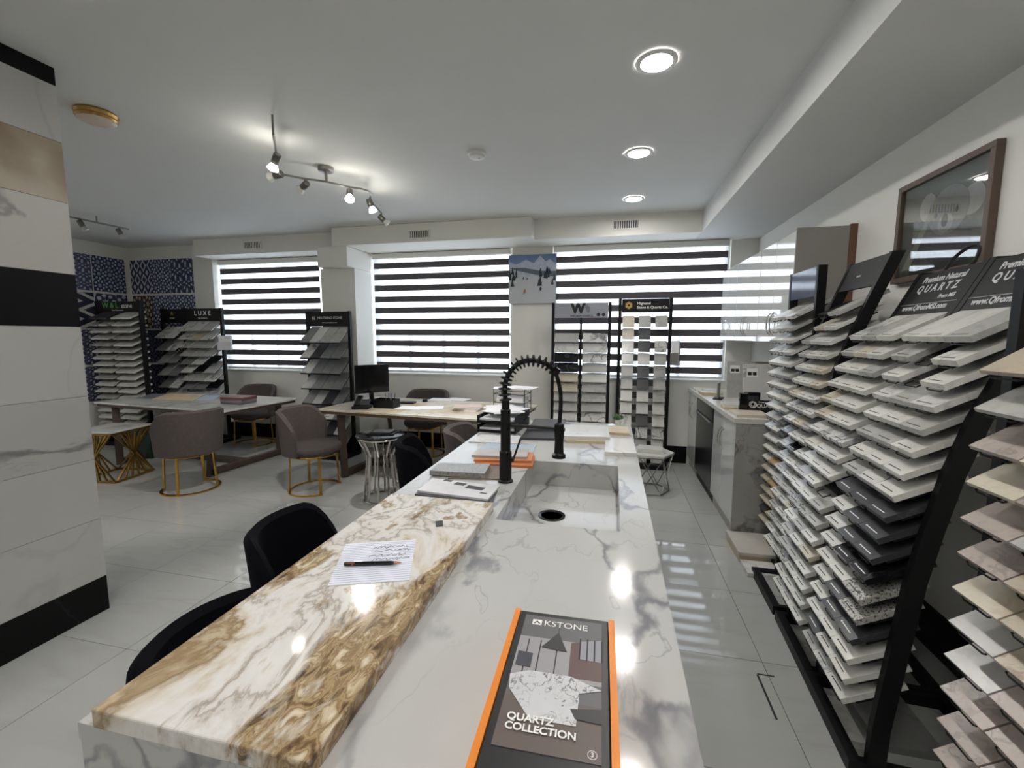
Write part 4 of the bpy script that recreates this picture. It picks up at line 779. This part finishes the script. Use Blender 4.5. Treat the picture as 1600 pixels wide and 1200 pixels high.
for z in (.015, .105): MB().box(-.15, .15, -.10, .10, z, z+.05).build('paper_stack', paper, wt)
for i in range(5):
    o = MB().box(-.15, .15, -.105, .105, 0, .0015).build('paper_sheet', paper); o.location = (q.x+random.uniform(-.05, .12), q.y+random.uniform(-.04, .04), TT+.246+.0016*i); o.rotation_euler = (random.uniform(-.08, .08)*0, 0, random.uniform(-.5, .5)); tag(o, '%s loose white sheet on top of the black wire desk tray' % ('lowest', 'second lowest', 'middle', 'second highest', 'topmost')[i], 'paper', 'loose sheets on the wire tray')

# ------------------------------------------------------------------ seating
def seat_shape(r, z0, z1, ysc=1.0): return MB().loft([[(r*s*math.copysign(abs(math.cos(a*PI/16))**.8, math.cos(a*PI/16)), r*s*ysc*math.copysign(abs(math.sin(a*PI/16))**.8, math.sin(a*PI/16)), z) for a in range(32)] for s, z in ((.90, z0), (.98, z0+.02), (1, (z0+z1)/2), (.97, z1-.02), (.85, z1), (.4, z1+.008))])
def back_shell(r, th, z0, zt, half, drop, flare=.0, n=24):
    rings = []
    for i in range(n+1):
        a = -half+2*half*i/n; e = abs(a)/half; top = zt-drop*max(0, (e-.55)/.45)**2; ring = []
        prof = ((0, z0), (0, z0+(top-z0)*.5), (0, top-.02), (.5, top), (1, top-.02), (1, z0+(top-z0)*.5), (1, z0))
        for k, z in prof: rr = r+th*(k-.5)+flare*(z-z0); t_ = a; ring.append((rr*math.sin(t_), -rr*math.cos(t_), z))
        rings.append(ring)
    return MB().loft(rings)
taupe = P('taupe_fabric', (80, 72, 70), .85, var=.25, scale=45, bump=.5); velvet = P('black_velvet', (14, 14, 20), 1, var=.2, scale=30, spec=.1)
def grey_chair(loc, rz, label):
    t = thing('upholstered_chair', label, 'chair', (loc[0], loc[1], 0), rz, 'grey chairs with gold ring bases')
    seat_shape(.255, .385, .475, .98).build('seat', taupe, t, smooth=True)
    back_shell(.265, .05, .39, .83, R(86), .17, .08).build('backrest', taupe, t, smooth=True)
    MB().tube([(.225*math.cos(a*PI/16), .225*math.sin(a*PI/16), .372) for a in range(32)], .011, 6, True).build('seat_ring', gold, t, smooth=True)
    MB().loft([[((.245+dx)*math.sin(a), -(.245+dx)*math.cos(a), z) for dx, z in ((-.012, 0), (.012, 0), (.012, .014), (-.012, .014))] for a in [R(-135)+R(270)*i/36 for i in range(37)]]).build('floor_ring', gold, t)
    for a in (R(-132), R(-45), R(45), R(132)): MB().bar((.24*math.sin(a), -.24*math.cos(a), .012), (.222*math.sin(a), -.222*math.cos(a), .375), .024, .014).build('leg', gold, t)
    return t
grey_chair((-4.13, 3.50), R(68), 'grey chair with its back to the camera at the meeting table')
grey_chair((-4.98, 5.22), R(180), 'grey chair behind the meeting table under the window')
grey_chair((-2.90, 3.78), R(-84), 'grey chair turned sideways between the meeting table and the desk')
grey_chair((-2.36, 5.27), R(180), 'grey chair behind the desk under the middle window')
grey_chair((-.97, 3.30), R(-80), 'grey chair mostly hidden behind the far end of the island')
def black_chair(loc, rz, label, zt=.88, r=.245, fl=.08):
    t = thing('velvet_chair', label, 'chair', (loc[0], loc[1], 0), rz, 'black velvet chairs at the island')
    seat_shape(r-.005, .43, .53, 1).build('seat', velvet, t, smooth=True)
    back_shell(r, .045, .44, zt, R(78), .20, fl).build('backrest', velvet, t, smooth=True)
    for sx in (-1, 1):
        for sy in (-1, 1): MB().tube([(sx*.13, sy*.13, .43), (sx*.19, sy*.19, 0)], [.016, .010], 8).build('leg', blackm, t)
    return t
black_chair((-1.11, 1.51), R(-78), 'black velvet chair at the middle of the island seating side', .80)
black_chair((-.93, .92), R(-92), 'black velvet chair at the near end, beside the gold-veined slab', .76, .215, .06)
black_chair((-1.04, 2.60), R(-62), 'black velvet chair with folded-looking sides beyond the gold-veined slab', .90)

# chrome side table
gt = thing('side_table', 'round chrome side table with dark glass top', 'table', (-2.10, 3.68, 0)); gl = P('smoked_glass', (24, 26, 28), .05)
MB().lathe([(.215, .612), (.222, .616), (.222, .626), (.215, .630)], 36).build('glass_top', gl, gt, smooth=True)
MB().tube([(.205*math.cos(i*PI/18), .205*math.sin(i*PI/18), .603) for i in range(36)], .009, 6, True).build('top_ring', chrome, gt, smooth=True)
MB().tube([(.165*math.cos(i*PI/18), .165*math.sin(i*PI/18), .010) for i in range(36)], .009, 6, True).build('floor_ring', chrome, gt, smooth=True)
for i in range(10):
    a = i*PI/5; MB().tube([(.20*math.cos(a), .20*math.sin(a), .60), (.12*math.cos(a), .12*math.sin(a), .44), (.125*math.cos(a), .125*math.sin(a), .36), (.163*math.cos(a), .163*math.sin(a), .012)], .0105, 6).build('rod', chrome, gt)
o = MB().box(-.12, .12, -.09, .09, 0, .012).build('notebook', blackg); o.location = (-2.08, 3.69, .631); o.rotation_euler = (0, 0, .2); tag(o, 'flat black notebook lying lower on the chrome side table', 'notebook')
o = MB().box(-.09, .09, -.07, .07, 0, .012).build('notebook', dgrey); o.location = (-2.08, 3.70, .6435); o.rotation_euler = (0, 0, .1); tag(o, 'small dark notebook on top at the chrome side table', 'notebook')
# gold twisted side table
gw = P('brushed_gold', (168, 136, 78), .32, 1); g2 = thing('twisted_side_table', 'small square side table on crossing gold rods beside the column', 'table', (-5.27, 3.62, 0), R(8)); hw = .235
MB().box(-hw, hw, -hw, hw, .53, .55).build('table_top', t1m, g2, bevel=.002)
for z in (.012, .518):
    for s in (-1, 1): MB().bar((-hw+.012, s*(hw-.012), z), (hw-.012, s*(hw-.012), z), .022, .022).build('frame_bar', gw, g2); MB().bar((s*(hw-.012), -hw+.03, z), (s*(hw-.012), hw-.03, z), .022, .022).build('frame_bar', gw, g2)
for side in range(4):
    RZ = Matrix.Rotation(side*PI/2, 4, 'Z')
    for i in range(6): x = -hw+.03+i*(2*hw-.06)/5; MB().at(RZ).bar((x, -hw+.012, .51), (-x, -hw+.012+.0*i, .02), .018, .012).build('rod', gw, g2)
# dark green bin and black box under the table
gb = thing('storage_bin', 'dark green bin under the meeting table', 'bin', (-5.75, 4.35, 0), R(5)); dg = P('dark_green', (24, 48, 40), .5)
MB().loft([[(a*s, b*s*.8, z) for a, b in ((-.17, -.17), (.17, -.17), (.17, .17), (-.17, .17))] for s, z in ((.88, 0), (1, .30))]).build('body', dg, gb); MB().box(-.18, .18, -.145, .145, .30, .325).build('lid', dg, gb, bevel=.006)
# low hexagonal wire table
hx = thing('hexagonal_table', 'low hexagonal stone table on a wire base behind the island', 'table', (.41, 4.52, 0)); hr = .23; hp = [(hr*math.cos(k*PI/3), hr*math.sin(k*PI/3)) for k in range(6)]
MB().prism(hp, .38, .40).build('table_top', STONE['white veined'], hx)
for z, s in ((.372, .94), (.008, .85)): MB().tube([(x*s, y*s, z) for x, y in hp], .006, 5, True).build('wire_ring', steel, hx)
for k in range(6):
    a, b = hp[k], hp[(k+1) % 6]; MB().tube([(a[0]*.94, a[1]*.94, .37), (b[0]*.85, b[1]*.85, .01)], .005, 5).build('wire', steel, hx); MB().tube([(b[0]*.94, b[1]*.94, .37), (a[0]*.85, a[1]*.85, .01)], .005, 5).build('wire', steel, hx)
for i, l in enumerate(('lower white sample on the low hexagonal table', 'upper white sample on the low hexagonal table')):
    o = MB().box(-.13+.015*i, .13-.015*i, -.10, .10-.02*i, 0, .02).build('stone_sample', w_sample); o.location = (.41, 4.52, .4005+.0205*i); o.rotation_euler = (0, 0, -.12); tag(o, l, 'stone sample')

# tape mark on the aisle floor, brochure holders on the racks
tape = P('tape_black', (30, 30, 30), .7); tpz = thing('floor_tape', 'worn black tape corner mark on the aisle floor', 'tape', (.698, 2.074, .0))
MB().box(0, .072, -.004, .004, .0005, .0012).build('strip', tape, tpz); MB().box(-.005, .004, -.25, -.0045, .0005, .0012).build('strip', tape, tpz)
hol = P('clear_holder', (206, 206, 212), .15, var=.03)
bh_ = thing('brochure_holder', 'white brochure holder hanging on the corner rack by the first window', 'holder', (-5.30, 5.16, 1.34), R(20))
MB().box(-.09, .09, .0, .004, 0, .20).build('back_plate', hol, bh_); MB().box(-.09, .09, -.04, -.036, 0, .11).build('front_plate', hol, bh_); MB().box(-.09, .09, -.036, 0, 0, .004).build('bottom_plate', hol, bh_); MB().box(-.075, .085, -.03, -.006, .005, .19).build('leaflets', paper, bh_)
b2_ = thing('brochure_holder', 'silver leaflet holder hooked on the three-column rack', 'holder', (.72, 5.32, 1.22), R(-35))
MB().box(-.05, .05, .0, .004, 0, .26).build('back_plate', steel, b2_); MB().box(-.05, .05, -.03, -.026, 0, .14).build('front_plate', steel, b2_); MB().box(-.05, .05, -.026, 0, 0, .004).build('bottom_plate', steel, b2_); MB().box(-.045, .045, -.022, -.006, .005, .28).build('leaflets', paper, b2_)

for (x, y, w, d, h, rz_, m_, l_) in ((.945, 1.86, .075, .22, .03, -.06, 'white', 'narrow white slab resting on the floor bar of the nearer quartz-lettered rack'), (1.13, 1.90, .22, .28, .03, .0, 'mid grey', 'grey slab lying on the floor inside the nearer quartz-lettered rack'), (1.20, 1.46, .26, .30, .03, .15, 'mid grey', 'grey slab lying on the floor between the nearest two racks'), (.99, 2.28, .07, .20, .03, -.06, 'pale grey', 'pale slab on the floor under the farther quartz-lettered rack')):
    o = MB().box(-w/2, w/2, -d/2, d/2, 0, h).build('stone_sample', STONE[m_]); o.location = (x, y, .001); o.rotation_euler = (0, 0, rz_); tag(o, l_, 'stone sample')

np_ = [o for o in COL.objects if o.get('label') == 'folded white newspaper on top of the dark magazine'][0]
for (x, y, w, d) in ((-.02, .045, .05, .03), (.06, .03, .08, .035), (.12, -.01, .03, .012), (-.09, .06, .04, .02)):
    MB().at(Matrix.Rotation(R(-12), 4, 'Z')).box(x-w/2, x+w/2, y-d/2, y+d/2, .008, .0084).build('printed_block', P('print_grey', (60, 60, 62), .6, var=.5, scale=60), np_)
